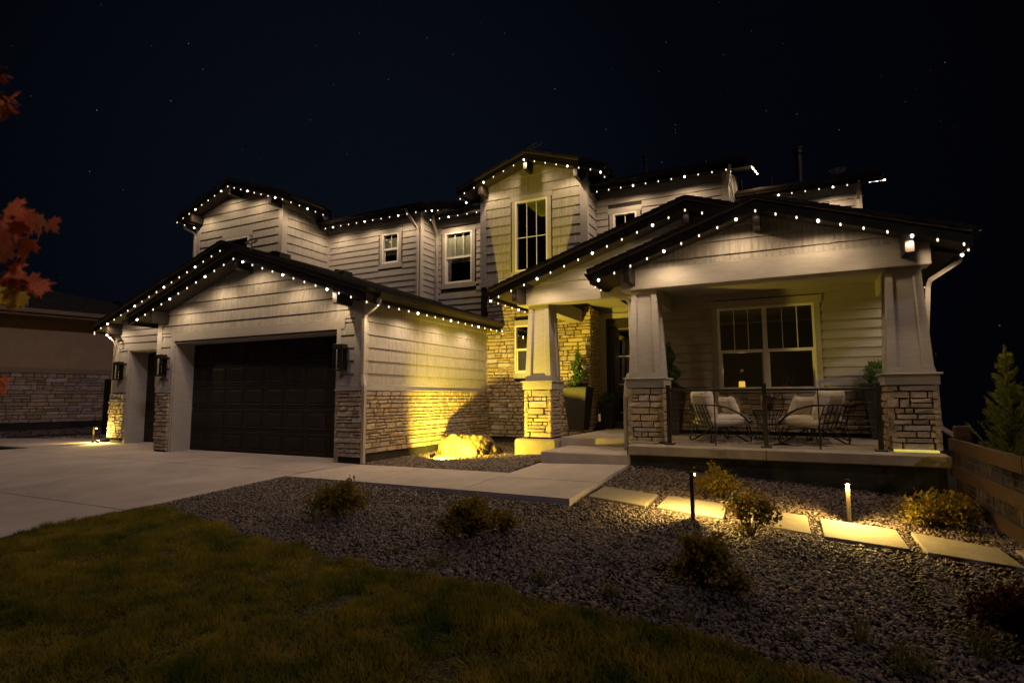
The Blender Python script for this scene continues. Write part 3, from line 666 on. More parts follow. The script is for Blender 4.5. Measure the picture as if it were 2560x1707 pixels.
eb = MB(); eb.bbox(-4.77, -2.5, Yn-.03, Yn+.30, 2.987, 3.20, .006); ebm = eb.build('entry_beam', M['trim'], H)
MB().bbox(-4.75, -4.45, Yn+.30, Ye-.1, 2.99, 3.3, .006).build('side_beam', M['trim'], ebm)
m = MB(); m.prism([(-4.75,Yn,3.1),(1.4,Yn,3.1),(1.4,Yn,3.4),(-1.45,Yn,4.33),(-4.75,Yn,3.25)], (0,.1,0)); eg = m.build('entry_gable', M['wallbase'], H)
siding(eg, 'x', Yn, -4.72, 1.2, 3.20, 4.34, .1755*1.06, 3.20, clip=(-1.45, 4.34), mt=M['trim'])
MB().box(-4.6, -2.4, Yn+.2, 13.6, 3.40, 3.43).build('entry_ceiling', M['lap'], H)

# ---- roofs
def slope(parent, name, xr, zr, xe, y0, y1, mt=None, ex=.145):
    """one roof slope running down in x from ridge xr to eave xe, in overlapping stepped courses"""
    s = 1 if xe > xr else -1; L = abs(xe-xr); n = max(2, round(L*math.hypot(1, RISE)/ex)); m = MB(); r = random.Random(int(xe*77))
    for k in range(n):
        a, b = L*k/n, L*(k+1)/n+.01; za, zb = zr-RISE*a, zr-RISE*b; j = r.uniform(-.006, .006)
        xa, xb = xr+s*a, xr+s*b; q = [(xa,y0+j,za-.05),(xb,y0+j,zb-.05),(xb,y1,zb-.05),(xa,y1,za-.05),(xa,y0+j,za-.004),(xb,y0+j,zb+.012),(xb,y1,zb+.012),(xa,y1,za-.004)]
        m.hexa(q if s > 0 else [q[1],q[0],q[3],q[2],q[5],q[4],q[7],q[6]])
    return m.build(name, mt or M['roof'], parent)
def gutter_y(parent, x, s, z, y0, y1):
    m = MB(); pr = [(0, -.13), (.06, -.13), (.075, -.09), (.10, -.07), (.115, -.02), (.115, 0), (.105, 0), (.10, -.025), (.01, -.025), (.01, 0), (0, 0)]
    m.prism([(x+s*a, y0, z+b) for a, b in pr], (0, y1-y0, 0)); return m.build('gutter', M['gutter'], parent)
def gutter_x(parent, y, z, x0, x1):
    m = MB(); pr = [(0, -.13), (.06, -.13), (.075, -.09), (.10, -.07), (.115, -.02), (.115, 0), (.105, 0), (.10, -.025), (.01, -.025), (.01, 0), (0, 0)]
    m.prism([(x0, y-a, z+b) for a, b in pr], (x1-x0, 0, 0)); return m.build('gutter', M['gutter'], parent)
def gable_roof(rx, rz, xl, xr, y0, yl, yr, wall_y, outl=(), gl=None, gr=None, sides='lr', name='roof'):
    rf = thing_part(name)
    for tag, xe, y1, g in (('l', xl, yl, gl), ('r', xr, yr, gr)):
        if tag not in sides: continue
        s = 1 if xe > rx else -1; zt = lambda x: rz-RISE*abs(x-rx)
        slope(H, 'roof', rx, rz, xe+s*.03, y0-.03, y1)
        p = [(rx, y0, rz-.055), (xe, y0, zt(xe)-.055), (xe, y0, zt(xe)-.245), (rx, y0, rz-.245)]
        rb = MB().prism(p if s < 0 else p[::-1], (0, .04, 0)).build('rake_board', M['dark'], H)
        p = [(rx, y0-.018, rz-.05), (xe, y0-.018, zt(xe)-.05), (xe, y0-.018, zt(xe)-.085), (rx, y0-.018, rz-.085)]
        MB().prism(p if s < 0 else p[::-1], (0, .017, 0)).build('drip_edge', M['drip'], rb)
        p = [(rx, y0+.041, rz-.185), (xe, y0+.041, zt(xe)-.185), (xe, y0+.041, zt(xe)-.20), (rx, y0+.041, rz-.20)]
        MB().prism(p, (0, y1-y0-.05, 0)).build('soffit', M['soffit'], H)
        MB().box(*sorted((xe, xe-s*.035)), y0+.04, y1, zt(xe)-.25, zt(xe)-.055).build('fascia', M['dark'], H)
        if g: gutter_y(H, xe, s, zt(xe)-.035, g[0], g[1])
    for ox in outl:
        zb = rz-RISE*abs(ox-rx)-.475
        MB().bbox(ox-.05, ox+.05, y0+.042, wall_y, zb, zb+.27, .006).build('outlooker', M['dark'], H)
def thing_part(n): return None
MB_ = MB
gable_roof(-10.17, 4.31, -13.69, -6.66, 7.68, 9.4, 12.90, Yg, outl=(-12.92, -10.17, -7.43), gr=(7.95, 12.90), gl=(7.72, 8.6), sides='lr')
gable_roof(-12.0, 4.94, -17.1, -8.95, 8.71, 13.5, 13.5, Yb, outl=(-16.55, -12.0), gl=(8.75, 13.4))
gable_roof(-14.5, 7.62, -16.80, -12.2, 10.67, 15.5, 12.45, Y1, outl=(-16.22, -14.5, -12.80), gl=(10.75, 15.5), gr=(10.85, 12.1))
gable_roof(-5.775, 7.43, -7.75, -3.80, 12.48, 16.3, 16.3, Ye, outl=(-7.11, -5.80, -4.46), gl=(12.55, 13.1), gr=(12.55, 13.1))
gable_roof(-1.45, 4.53, -5.13, 2.16, 9.43, 12.9, 13.6, Yn, outl=(-4.62, -1.45), gl=(9.5, 12.8))
gable_roof(-.36, 4.19, -2.95, 2.155, 8.89, 12.0, 13.6, Ym, outl=(-2.33, -.36, 1.49), gl=(8.97, 10.2), gr=(8.97, 13.4))
def shed_roof(x0, x1, ye, ze, wall_y, run=4.6, gut=None, rake_r=True, rake_l=False):
    m = MB(); n = 30
    for k in range(n):
        a, b = run*k/n, run*(k+1)/n+.01
        m.hexa([(x0,ye+a,ze+RISE*a-.05),(x1,ye+a,ze+RISE*a-.05),(x1,ye+b,ze+RISE*b-.05),(x0,ye+b,ze+RISE*b-.05),(x0,ye+a,ze+RISE*a+.012),(x1,ye+a,ze+RISE*a+.012),(x1,ye+b,ze+RISE*b-.004),(x0,ye+b,ze+RISE*b-.004)])
    m.build('roof', M['roof'], H)
    MB().box(x0, x1, ye, ye+.035, ze-.25, ze-.05).build('fascia', M['dark'], H)
    MB().prism([(x0,ye+.036,ze-.19),(x1,ye+.036,ze-.19),(x1,ye+run,ze-.19+RISE*run),(x0,ye+run,ze-.19+RISE*run)], (0,0,-.014)).build('soffit', M['soffit'], H)
    for f, xx in ((rake_r, x1), (rake_l, x0)):
        if f:
            s = .035 if xx == x1 else -.035
            MB().prism([(xx,ye,ze-.25),(xx,ye+run,ze-.25+RISE*run),(xx,ye+run,ze-.05+RISE*run),(xx,ye,ze-.05)], (s,0,0)).build('rake_board', M['dark'], H)
    if gut: gutter_x(H, ye, ze-.03, *gut)
ZE = 6.565
shed_roof(-12.75, -8.84, 12.48, ZE, Y2, gut=(-12.72, -8.86)); shed_roof(-8.98, -7.25, 13.23, ZE, Y3, gut=(-8.98, -7.30), rake_r=False)
shed_roof(-4.36, -.62, 13.23, ZE, Y3, gut=(-4.36, -.66), run=5.2); shed_roof(-1.08, 2.16, 15.55, ZE, Y6, gut=(-1.08, 2.14), run=4.0)
# closing block behind the upper storey
m = MB(); m.box(-12.7, -1.2, 16.6, 20, 3.0, 7.4); m.box(-1.2, 1.7, 18, 20, 3, 6.4); m.build('rear_block', M['lap'], H)

place_stones(H, M['stone'], 300)

# ---- downspouts
def dspout(pts, strap=True):
    m = MB(); m.rtube(pts, .062, .062, up=(0, 1, 0.001)); return m.build('downspout', M['downspout'], H)
dspout([(-6.60,7.98,2.98),(-6.63,7.98,2.90),(-6.72,8.02,2.86),(-6.98,8.06,2.74),(-7.03,8.075,2.66),(-7.03,8.075,1.62),(-7.01,8.06,1.53),(-6.96,8.03,1.42),(-6.955,8.025,1.32),(-6.955,8.025,.03)])
dspout([(-9.42,12.42,6.45),(-9.42,12.45,6.38),(-9.36,12.84,6.02),(-9.34,12.88,5.94),(-9.34,12.88,3.62),(-9.38,12.84,3.56)])
dspout([(-9.02,13.18,6.42),(-9.05,13.2,6.33),(-9.17,13.58,6.0),(-9.18,13.63,5.9),(-9.18,13.63,3.6)])
dspout([(-2.96,9.80,3.12),(-2.93,9.80,3.06),(-2.56,9.78,2.93),(-2.50,9.77,2.84),(-2.455,9.70,1.64),(-2.50,9.55,1.56),(-2.515,9.50,1.45),(-2.515,9.40,1.2),(-2.515,9.38,.33)])
dspout([(2.20,9.72,3.16),(2.19,9.74,3.08),(1.86,9.86,2.86),(1.83,9.9,2.76),(1.74,9.9,1.72),(1.80,9.9,1.62),(1.83,9.88,1.5),(1.835,9.88,.85),(1.86,9.88,.75),(2.02,9.8,.62)])
dspout([(-17.1,9.1,3.02),(-17.08,9.1,2.95),(-16.85,9.13,2.80),(-16.80,9.14,2.7),(-16.80,9.14,.16)])
dspout([(-16.82,10.9,6.6),(-16.78,10.92,6.5),(-16.55,11.05,6.34),(-16.50,11.08,6.24),(-16.50,11.1,4.2)])
dspout([(-1.03,13.2,6.42),(-1.03,13.22,6.33),(-1.13,13.6,6.05),(-1.15,13.62,5.9),(-1.15,13.62,4.3)])
dspout([(1.68,15.52,6.45),(1.68,15.55,6.36),(1.68,15.92,6.05),(1.68,15.94,5.9),(1.68,15.94,4.3)])
# ---- roof vents, pipes, cable coils
def roofz_r(x): return 4.31-RISE*(x+10.17)
for x, y in ((-11.0, 9.55), (-10.35, 11.0)):
    z = roofz_r(x); v = MB(); v.hexa([(x-.18,y-.18,z-.02),(x+.18,y-.18,z-.16),(x+.18,y+.18,z-.16),(x-.18,y+.18,z-.02),(x-.12,y-.14,z+.16),(x+.2,y-.16,z+.08),(x+.2,y+.16,z+.08),(x-.12,y+.14,z+.16)]); v.build('roof_vent', M['black'], H)
for x, y, z0, z1, r in ((-3.3, 15.0, 7.0, 7.70, .055), (.46, 17.0, 6.9, 7.95, .10), (-.24, 17, 6.9, 7.35, .02), (-14.15, 11.2, 7.4, 7.83, .012), (-13.4, 15.0, 6.9, 8.1, .03)):
    v = MB(); v.tube([(x,y,z0),(x,y,z1)], r, 10)
    if r > .05: v.tube([(x,y,z1-.10),(x,y,z1+.0)], r*1.35, 10); v.tube([(x,y,z1+.03),(x,y,z1+.07)], r*1.45, 10)
    v.build('vent_pipe', M['bronze'], H)
def coil(c, s, lb, seed):
    r = random.Random(seed); m = MB(); c = Vector(c)
    for k in range(3):
        pts = []; ph = r.uniform(0, 6); ax = Vector((r.uniform(-.6, .6), r.uniform(-.4, .4), 1)).normalized(); u = ax.cross(Vector((1,0,0))).normalized(); v = ax.cross(u)
        cc = c+Vector((r.uniform(-.5,.5)*s, 0, s*.75+r.uniform(-.1,.25)*s))
        for i in range(14): a = ph+i*.52; pts.append(cc+(Vector((math.cos(a)*1.0, math.sin(a)*.35, math.sin(a)*.55)))*s*r.uniform(.42, .55))
        m.tube(pts, .010, 5)
    m.tube([c, c+Vector((s*.1, 0, s*.6))], .011, 5)
    m.build('wire_coil', mat('coil_wire'+str(seed), (.24, .19, .09), .5, .2), label=lb, cat='cable', group='looped wire coils on the roofs')
coil((-9.95, 7.9, 4.22), .26, 'loose looped wire coil at the peak of the garage gable', 3)
coil((-5.62, 12.75, 7.36), .28, 'loose looped wire coil on the ridge of the tall middle gable', 4)
coil((1.25, 15.9, 6.66), .22, 'loose looped wire coil on the far right upper roof', 5)

# ------------------------------------------------------------------ string lights
bulb_me = {}
for kk, r_ in (('b', .020), ('d', .0125)):
    m = MB(); m.lathe([(r_*.35, .018), (r_*.75, .010), (r_, -.004), (r_*.8, -.018), (r_*.3, -.026)], (0, 0, 0), 8)
    me = bpy.data.meshes.new('bulb'); me.from_pydata(m.v, [], m.f); me.materials.append(M['bulbb' if kk == 'b' else 'bulbd']); me.polygons.foreach_set('use_smooth', [True]*len(me.polygons)); bulb_me[kk] = me
lightdata = {}
for kk, p_ in (('b', P_BRIGHT), ('d', P_DIM)):
    l = bpy.data.lights.new('bulb_light_'+kk, 'SPOT'); l.energy = p_; l.color = C_BULB; l.shadow_soft_size = .012; l.spot_size = rad(172); l.spot_blend = .62; lightdata[kk] = l
def light_run(label, pts, bright):
    t = thing('string_light', label, 'string lights', pts[0], 'strings of bulbs along the eaves')
    MB().tube([Vector(p)+Vector((0, 0, .018)) for p in pts], .004, 4).build('cord', M['black'], t)
    for k, p in enumerate(pts):
        kk = 'b' if k in bright else 'd'; q = Vector(p)-Vector(pts[0])
        o = bpy.data.objects.new('bulb', bulb_me[kk]); COL.objects.link(o); o.parent = t; o.location = q
        lo = bpy.data.objects.new('bulb_lamp', lightdata[kk]); COL.objects.link(lo); lo.parent = t; lo.location = q+Vector((0, 0, -.042))
def rake_pts(rx, rz, y0, nl, nr, dx):
    f = lambda k: (rx+dx*k, y0-.022, rz-RISE*abs(dx*k)-.262); return [f(k) for k in range(-nl, nr+1)]
def bl(nl, nr, lm, rm, zero=False):  # bright indices: left k%4==lm, right k%4==rm
    s = set()
    for k in range(-nl, nr+1):
        if k < 0 and (-k) % 4 == lm: s.add(k+nl)
        if k > 0 and k % 4 == rm: s.add(k+nl)
        if k == 0 and zero: s.add(nl)
    return s
D3 = .288
light_run('string of small bulbs up the rake of the set back third garage bay', rake_pts(-12.0, 4.94, 8.71, 17, 1, .2945), bl(17, 1, 3, 9))
light_run('short string of bulbs under the outer eave of the third garage bay', [(-17.06, 8.72+.31*k, 2.97) for k in range(4)], {1})
light_run('string of bulbs along the gable edge above the wide garage door', rake_pts(-10.15, 4.31, 7.68, 11, 11, .2875), bl(11, 11, 3, 1))
light_run('long string of bulbs under the garage side eave leading to the stone wall', [(-6.645, 7.68+.306*k, 2.882) for k in range(18)], {1, 5, 9, 13, 17})
light_run('string of bulbs along the upper left gable edge', rake_pts(-14.5, 7.62, 10.67, 8, 8, .283), bl(8, 8, 1, 3))
light_run('five bulbs under the short right eave of the upper left gable', [(-12.19, 10.9+.30*k, 6.59) for k in range(5)], {2})
light_run('three bulbs under the far left eave of the upper left gable', [(-16.78, 10.9+.32*k, 6.59) for k in range(3)], {1})
light_run('string of bulbs under the eave of the upper wall with the tiny window', [(-12.44+.303*k, 12.46, 6.305) for k in range(12)], {1, 5, 9})
light_run('three bulbs up the short rake beside the upper downspout', [(-8.81, 12.50+.30*k, 6.31+.10*k) for k in range(3)], {1})
light_run('string of bulbs over the curtained upper window', [(-9.13+.305*k, 13.21, 6.305) for k in range(6)], {2})
light_run('string of bulbs along the tall middle gable above the big window', rake_pts(-5.80, 7.43, 12.48, 6, 6, .2905), bl(6, 6, 0, 0, True))
light_run('two bulbs under the left eave of the tall middle gable', [(-7.73, 12.55+.32*k, 6.49) for k in range(2)], {1})
light_run('two bulbs under the right eave of the tall middle gable', [(-3.82, 12.50+.32*k, 6.49) for k in range(2)], {0})
light_run('string of bulbs along the eave right of the tall middle gable', [(-4.142+.3036*k, 13.21, 6.305) for k in range(11)], {3, 7})
light_run('string of bulbs climbing the gable end in the middle of the upper roof', [(-.575, 13.25+.305*k, 6.29+.095*k) for k in range(11)], {2, 6, 10})
light_run('string of bulbs along the eave of the farthest upper roof', [(-.985+.3025*k, 15.53, 6.305) for k in range(9)], {3, 7})
light_run('string of bulbs climbing the gable end at the far right upper roof', [(2.205, 15.56+.305*k, 6.31+.1017*k) for k in range(9)], {0, 4, 8})
light_run('string of bulbs along the entry gable behind the porch gable', rake_pts(-1.45, 4.53, 9.43, 13, 3, .2675), bl(13, 3, 2, 2))
light_run('four bulbs under the left eave of the entry gable by the stone wall', [(-5.12, 9.45+.31*k, 3.05) for k in range(6)], {0, 4})
light_run('string of bulbs along the big porch gable nearest the viewer', rake_pts(-.365, 4.19, 8.89, 9, 9, .2685), bl(9, 9, 1, 3))
light_run('three bulbs under the left eave of the porch by the slanting downspout', [(-2.94, 9.18+.31*k, 3.08) for k in range(3)], set())
light_run('string of bulbs running back under the right porch eave', [(2.15, 9.12+.305*k, 3.10) for k in range(11)], {1, 5, 9})

# ------------------------------------------------------------------ wall lanterns, cameras
def lantern(x, y, z0, lb, rz=0):
    t = thing('wall_lantern', lb, 'wall light', (x, y, z0), 'black lanterns beside the garage doors')
    w_, d, h = .105, .15, .50
    MB().bbox(x-.06, x+.06, y-.02, y-.001, z0+.08, z0+h-.06, .004).build('back_plate', M['black'], t)
    f = MB()
    for sx in (-1, 1):
        for yy in (y-.025, y-d): f.box(x+sx*w_-.011, x+sx*w_+.011, yy-.011, yy+.011, z0+.03, z0+h-.03)
    f.bbox(x-w_-.012, x+w_+.012, y-d-.012, y-.02, z0, z0+.035, .004); f.bbox(x-w_-.012, x+w_+.012, y-d-.012, y-.02, z0+h-.09, z0+h, .004)
    f.box(x-w_+.01, x+w_-.01, y-.03, y-.022, z0+.03, z0+h-.05)
    f.box(x-w_+.01, x-w_*.35, y-d-.004, y-d+.006, z0+.03, z0+h-.05); f.box(x+w_*.35, x+w_-.01, y-d-.004, y-d+.006, z0+.03, z0+h-.05)
    f.build('frame', M['black'], t)
    o = MB()
    for s in (-1, 1):
        pts = [(x+s*.028*math.cos(i*math.pi/3.2), y-d*.55, z0+.05+i*(h-.16)/12) for i in range(13)]; o.tube(pts, .0075, 6)
    o.build('twisted_bar', M['ornament'], t)
    return t
lantern(-7.55, Yg-.03, 1.70, 'black wall lantern with twisted bars on the corner by the downspout')
lantern(-12.93, Yg-.03, 1.70, 'black wall lantern with twisted bars between the two garage doors')
lantern(-16.40, Yb-.03, 1.70, 'black wall lantern with twisted bars on the brightly lit left corner')
def camera_dome(x, y, z, lb, d):
    t = thing('security_camera', lb, 'camera', (x, y, z)); m = MB(); m.lathe([(.03, .05), (.035, .045), (.035, .02), (.03, .015)], (x, y, z), 12); m.build('mount', M['camblack'], t)
    b = MB(); dv = Vector(d).normalized(); c = Vector((x, y, z-.012)); b.tube([c-dv*.05, c-dv*.045, c+dv*.07, c+dv*.085], .034, 12); b.tube([c+dv*.085, c+dv*.088], .022, 10); b.build('body', M['camblack'], t, smooth=True)
camera_dome(1.12, 10.3, 3.19, 'small black security camera under the right end of the porch beam', (-.5, -1, -.4))
camera_dome(-16.42, 9.04, 2.80, 'small black security camera at the top of the left garage corner', (.3, -1, -.3))

# ------------------------------------------------------------------ porch railing
rt = thing('porch_railing', 'dark metal porch railing with thin horizontal steel cables', 'railing', (-.36, 9.2, ZP)); yr_ = 9.2
for x in (-1.77, -.375, 1.05):
    m = MB(); m.bbox(x-.030, x+.030, yr_-.03, yr_+.03, ZP+.02, ZP+.93, .004); m.bbox(x-.034, x+.034, yr_-.034, yr_+.034, ZP+.915, ZP+.935, .004); m.bbox(x-.075, x+.075, yr_-.065, yr_+.065, ZP, ZP+.025, .006); m.build('post', M['bronze'], rt)
for x in (-1.08, .325): MB().box(x-.009, x+.009, yr_-.009, yr_+.009, ZP, ZP+.85).build('baluster', M['bronze'], rt)
m = MB(); m.bbox(-1.745, -.40, yr_-.022, yr_+.022, ZP+.83, ZP+.865, .004); m.bbox(-.35, 1.025, yr_-.022, yr_+.022, ZP+.83, ZP+.865, .004); m.build('top_rail', M['bronze'], rt)
for k in range(9): MB().tube([(-1.74, yr_, ZP+.08+k*.083), (1.02, yr_, ZP+.08+k*.083)], .0022, 4).build('cable', M['cable'], rt)

# ------------------------------------------------------------------ porch furniture
def cushion_mesh(m, w, h, t, origin, U, V, W_, n=10, sharp=.55, pinch=.06):
    U, V, W_, o = Vector(U), Vector(V), Vector(W_), Vector(origin); vs = []; idx = {}
    for s in (1, -1):
        for i in range(n+1):
            for j in range(n+1):
                a, b = -1+2*i/n, -1+2*j/n
                th = t*.5*(max(0, (1-a**4))*max(0, (1-b**4)))**sharp
                k = 1-pinch*(1-abs(b)**2)*abs(a)**2; k2 = 1-pinch*(1-abs(a)**2)*abs(b)**2
                p = o+U*(a*w/2*k)+V*(b*h/2*k2)+W_*(s*th)
                if s == -1 and (i in (0, n) or j in (0, n)): idx[(s, i, j)] = idx[(1, i, j)]
                else: idx[(s, i, j)] = len(vs); vs.append(p)
    fs = []
    for s in (1, -1):
        for i in range(n):
            for j in range(n):
                f = (idx[(s,i,j)], idx[(s,i+1,j)], idx[(s,i+1,j+1)], idx[(s,i,j+1)]); fs.append(f if s == 1 else f[::-1])
    return m.add(vs, fs)
def arc(pts, n=10):  # smooth curve through control points (Catmull-Rom)
    P = [Vector(p) for p in pts]; P = [P[0]*2-P[1]]+P+[P[-1]*2-P[-2]]; o = []
    for i in range(1, len(P)-2):
        for k in range(n):
            t = k/n; a, b, c, d = P[i-1], P[i], P[i+1], P[i+2]
            o.append(.5*((2*b)+(c-a)*t+(2*a-5*b+4*c-d)*t*t+(3*b-a-3*c+d)*t**3))
    return o+[P[-2]]
def make_chair(label, cm):
    t = thing('lounge_chair', label, 'armchair', (0, 0, 0), 'wire framed lounge chairs round the drum table')
    f = MB(); rr = .011
    f.tube(arc([(-.30,-.33,.245),(.34,-.33,.285),(.38,-.28,.29),(.38,.28,.29),(.34,.33,.285),(-.30,.33,.245)], 5), rr, 6); f.tube([(-.30,-.33,.245),(-.31,0,.235),(-.30,.33,.245)], rr, 6)
    for k in range(5): f.tube([(-.2+k*.12,-.33,.255+k*.007),(-.2+k*.12,.33,.255+k*.007)], .006, 5)
    f.build('seat_frame', M['black'], t)
    b = MB()
    for k in range(7): y = -.33+k*.11; b.tube([(-.30,y,.245),(-.36,y,.42),(-.43,y,.605)], .0095, 5)
    for z, x in ((.33,-.33),(.47,-.38)): b.tube([(x,-.33,z),(x,.33,z)], .014, 6)
    b.tube([(-.43,-.36,.605),(-.45,0,.612),(-.43,.36,.605)], rr, 6); b.build('backrest', M['black'], t)
    for s in (-1, 1): MB().tube(arc([(-.43,s*.36,.605),(-.25,s*.37,.595),(.02,s*.37,.53),(.25,s*.35,.40),(.38,s*.31,.29)], 6), .017, 6).build('armrest', M['black'], t)
    for sx in (-1, 1):
        for sy in (-1, 1): MB().tube(arc([(sx*.30,sy*.31,.26),(sx*.345,sy*.34,.10),(sx*.36,sy*.345,.03),(sx*.31,sy*.31,.012),(sx*.06,sy*.08,.22)], 6), .013, 6).build('leg', M['black'], t)
    m = MB(); cushion_mesh(m, .72, .68, .20, (.02,0,.345), (1,0,.05), (0,1,0), (-.05,0,1), sharp=.42, pinch=.03); m.build('seat_cushion', cm, t, smooth=True)
    m = MB(); cushion_mesh(m, .62, .56, .24, (-.27,0,.60), (0,1,0), (-.24,0,.97), (.97,0,.24), sharp=.62, pinch=.12); m.build('back_cushion', cm, t, smooth=True)
    return t
chA = make_chair('cream cushioned lounge chair at the left end of the porch railing', M['cush'])
chB = dup(chA); chB['label'] = 'cream cushioned lounge chair at the right end of the porch railing'
chC = make_chair('taupe cushioned lounge chair at the left beneath the porch window', M['cush2'])
chD = dup(chC); chD['label'] = 'taupe cushioned lounge chair at the right beneath the porch window'
for o, x, y, a in ((chA, -1.13, 10.22, 36), (chB, .27, 10.22, 144), (chC, -1.18, 11.25, -32), (chD, .36, 11.25, 212)): o.location = (x, y, ZP+.008); o.rotation_euler.z = rad(a)
def throw(x, y, z, yaw, lb, mt, w_=.44, h=.36, t=.16, tilt=.45):
    m = MB(); f = Vector((math.cos(yaw), math.sin(yaw), 0)); s = Vector((-f.y, f.x, 0)); up = (Vector((0,0,1))*math.cos(tilt)-f*math.sin(tilt))
    cushion_mesh(m, w_, h, t, (x, y, z), s, up, s.cross(up), pinch=.12); m.build('throw_pillow', mt, smooth=True, label=lb, cat='pillow', group='throw pillows on the porch chairs')
throw(-.98, 10.33, ZP+.60, rad(36), 'cream throw pillow on the left front lounge chair', M['cush'])
throw(.12, 10.32, ZP+.60, rad(144), 'cream throw pillow on the right front lounge chair', M['cush'], w_=.50)
throw(-1.0, 11.12, ZP+.60, rad(-32), 'taupe throw pillow on the left chair below the window', M['cush2'])
throw(.18, 11.12, ZP+.60, rad(212), 'taupe throw pillow on the right chair below the window', M['cush2'])
tb = thing('drum_table', 'black wire drum side table between the lounge chairs', 'side table', (-.40, 10.78, ZP))
m = MB(); cx, cy = -.40, 10.78
for r_, z in ((.24, .012), (.17, .26), (.25, .51)): m.tube([(cx+r_*math.cos(a*math.pi/12), cy+r_*math.sin(a*math.pi/12), ZP+z) for a in range(25)], .008, 5)
for k in range(22):
    a = 2*math.pi*k/22; m.tube([(cx+r_*math.cos(a), cy+r_*math.sin(a), ZP+z) for r_, z in ((.24,.012),(.18,.17),(.17,.26),(.185,.36),(.25,.51))], .0045, 4)
m.build('wire_base', M['black'], tb); MB().lathe([(.25, .512), (.262, .515), (.262, .528), (.25, .53)], (cx, cy, ZP), 24).build('table_top', M['black'], tb)
pt = thing('table_planter', 'brown glazed pot of dried flowers on the drum table', 'potted plant', (cx, cy, ZP+.53)); MB().lathe([(.07, .002), (.10, .08), (.122, .2), (.125, .245), (.115, .245), (.105, .21)], (cx, cy, ZP+.53), 18).build('pot', M['glaze'], pt, smooth=True)
# rug
m = MB(); nx_, ny_ = 44, 24; vs = []
for j in range(ny_+1):
    for i in range(nx_+1):
        x, y = -1.52+2.05*i/nx_, 9.66+1.85*j/ny_; b = math.exp(-((x+.17)/.09)**2-((y-9.66)/.28)**2); vs.append((x, y, ZP+.009+.055*b))
m.add(vs, [(j*(nx_+1)+i, j*(nx_+1)+i+1, (j+1)*(nx_+1)+i+1, (j+1)*(nx_+1)+i) for j in range(ny_) for i in range(nx_)])
rg = m.build('rug', M['rug'], label='patterned grey rug under the porch chairs with one rippled edge', cat='rug')
# small lamp and table inside the porch window
it = thing('console_table', 'dark console table just inside the porch window', 'table', (-.4, 12.75, .5)); m = MB(); m.bbox(-1.15, .3, 12.55, 12.95, 1.30, 1.335, .006); m.build('table_top', M['ntrim'], it)
for x in (-1.1, .25):
    for y in (12.6, 12.9): MB().box(x-.025, x+.025, y-.025, y+.025, .5, 1.30).build('leg', M['ntrim'], it)
lm = thing('table_lamp', 'small glowing yellow lamp standing inside the porch window', 'lamp', (-.93, 12.7, 1.335))
MB().lathe([(.05, .0), (.052, .012), (.03, .02)], (-.93, 12.7, 1.336), 14).build('lamp_base', M['black'], lm); MB().lathe([(.058, .022), (.062, .05), (.060, .16), (.055, .18)], (-.93, 12.7, 1.336), 16).build('lamp_shade', M['lampglow'], lm, smooth=True)
lamp('lamp_bulb', 'POINT', (-.93, 12.95, 1.75), 9.0, (1, .7, .25), lm, .03)

# ------------------------------------------------------------------ vegetation helpers
def leaf_quads(pts, size, r, stretch=1.6, up=0.0):
    """numpy: small pointed leaf faces at the given points"""
    n = len(pts); rs = np.random.RandomState(r)
    d = rs.normal(size=(n, 3)); d[:, 2] += up; d /= np.linalg.norm(d, axis=1)[:, None]
    e = rs.normal(size=(n, 3)); e -= d*(e*d).sum(1)[:, None]; e /= np.linalg.norm(e, axis=1)[:, None]
    s = size*rs.uniform(.6, 1.35, (n, 1)); q = np.stack([pts, pts+d*s*stretch*.5+e*s*.42, pts+d*s*stretch, pts+d*s*stretch*.5-e*s*.42], 1)
    return q.reshape(-1, 3)
def np_mesh(name, verts, per, mt, parent=None, kind=None, label=None, cat=None, group=None, off=(0, 0, 0)):
    n = len(verts)//per; me = bpy.data.meshes.new(name); v = verts-np.array(off)
    me.vertices.add(len(v)); me.vertices.foreach_set('co', v.astype(np.float32).ravel())
    me.loops.add(n*per); me.loops.foreach_set('vertex_index', np.arange(n*per, dtype=np.int32))
    me.polygons.add(n); me.polygons.foreach_set('loop_start', np.arange(0, n*per, per, dtype=np.int32)); me.polygons.foreach_set('loop_total', np.full(n, per, dtype=np.int32))
    me.materials.append(mt); me.update(calc_edges=True); return link(name, me, parent, kind, label, cat, group)
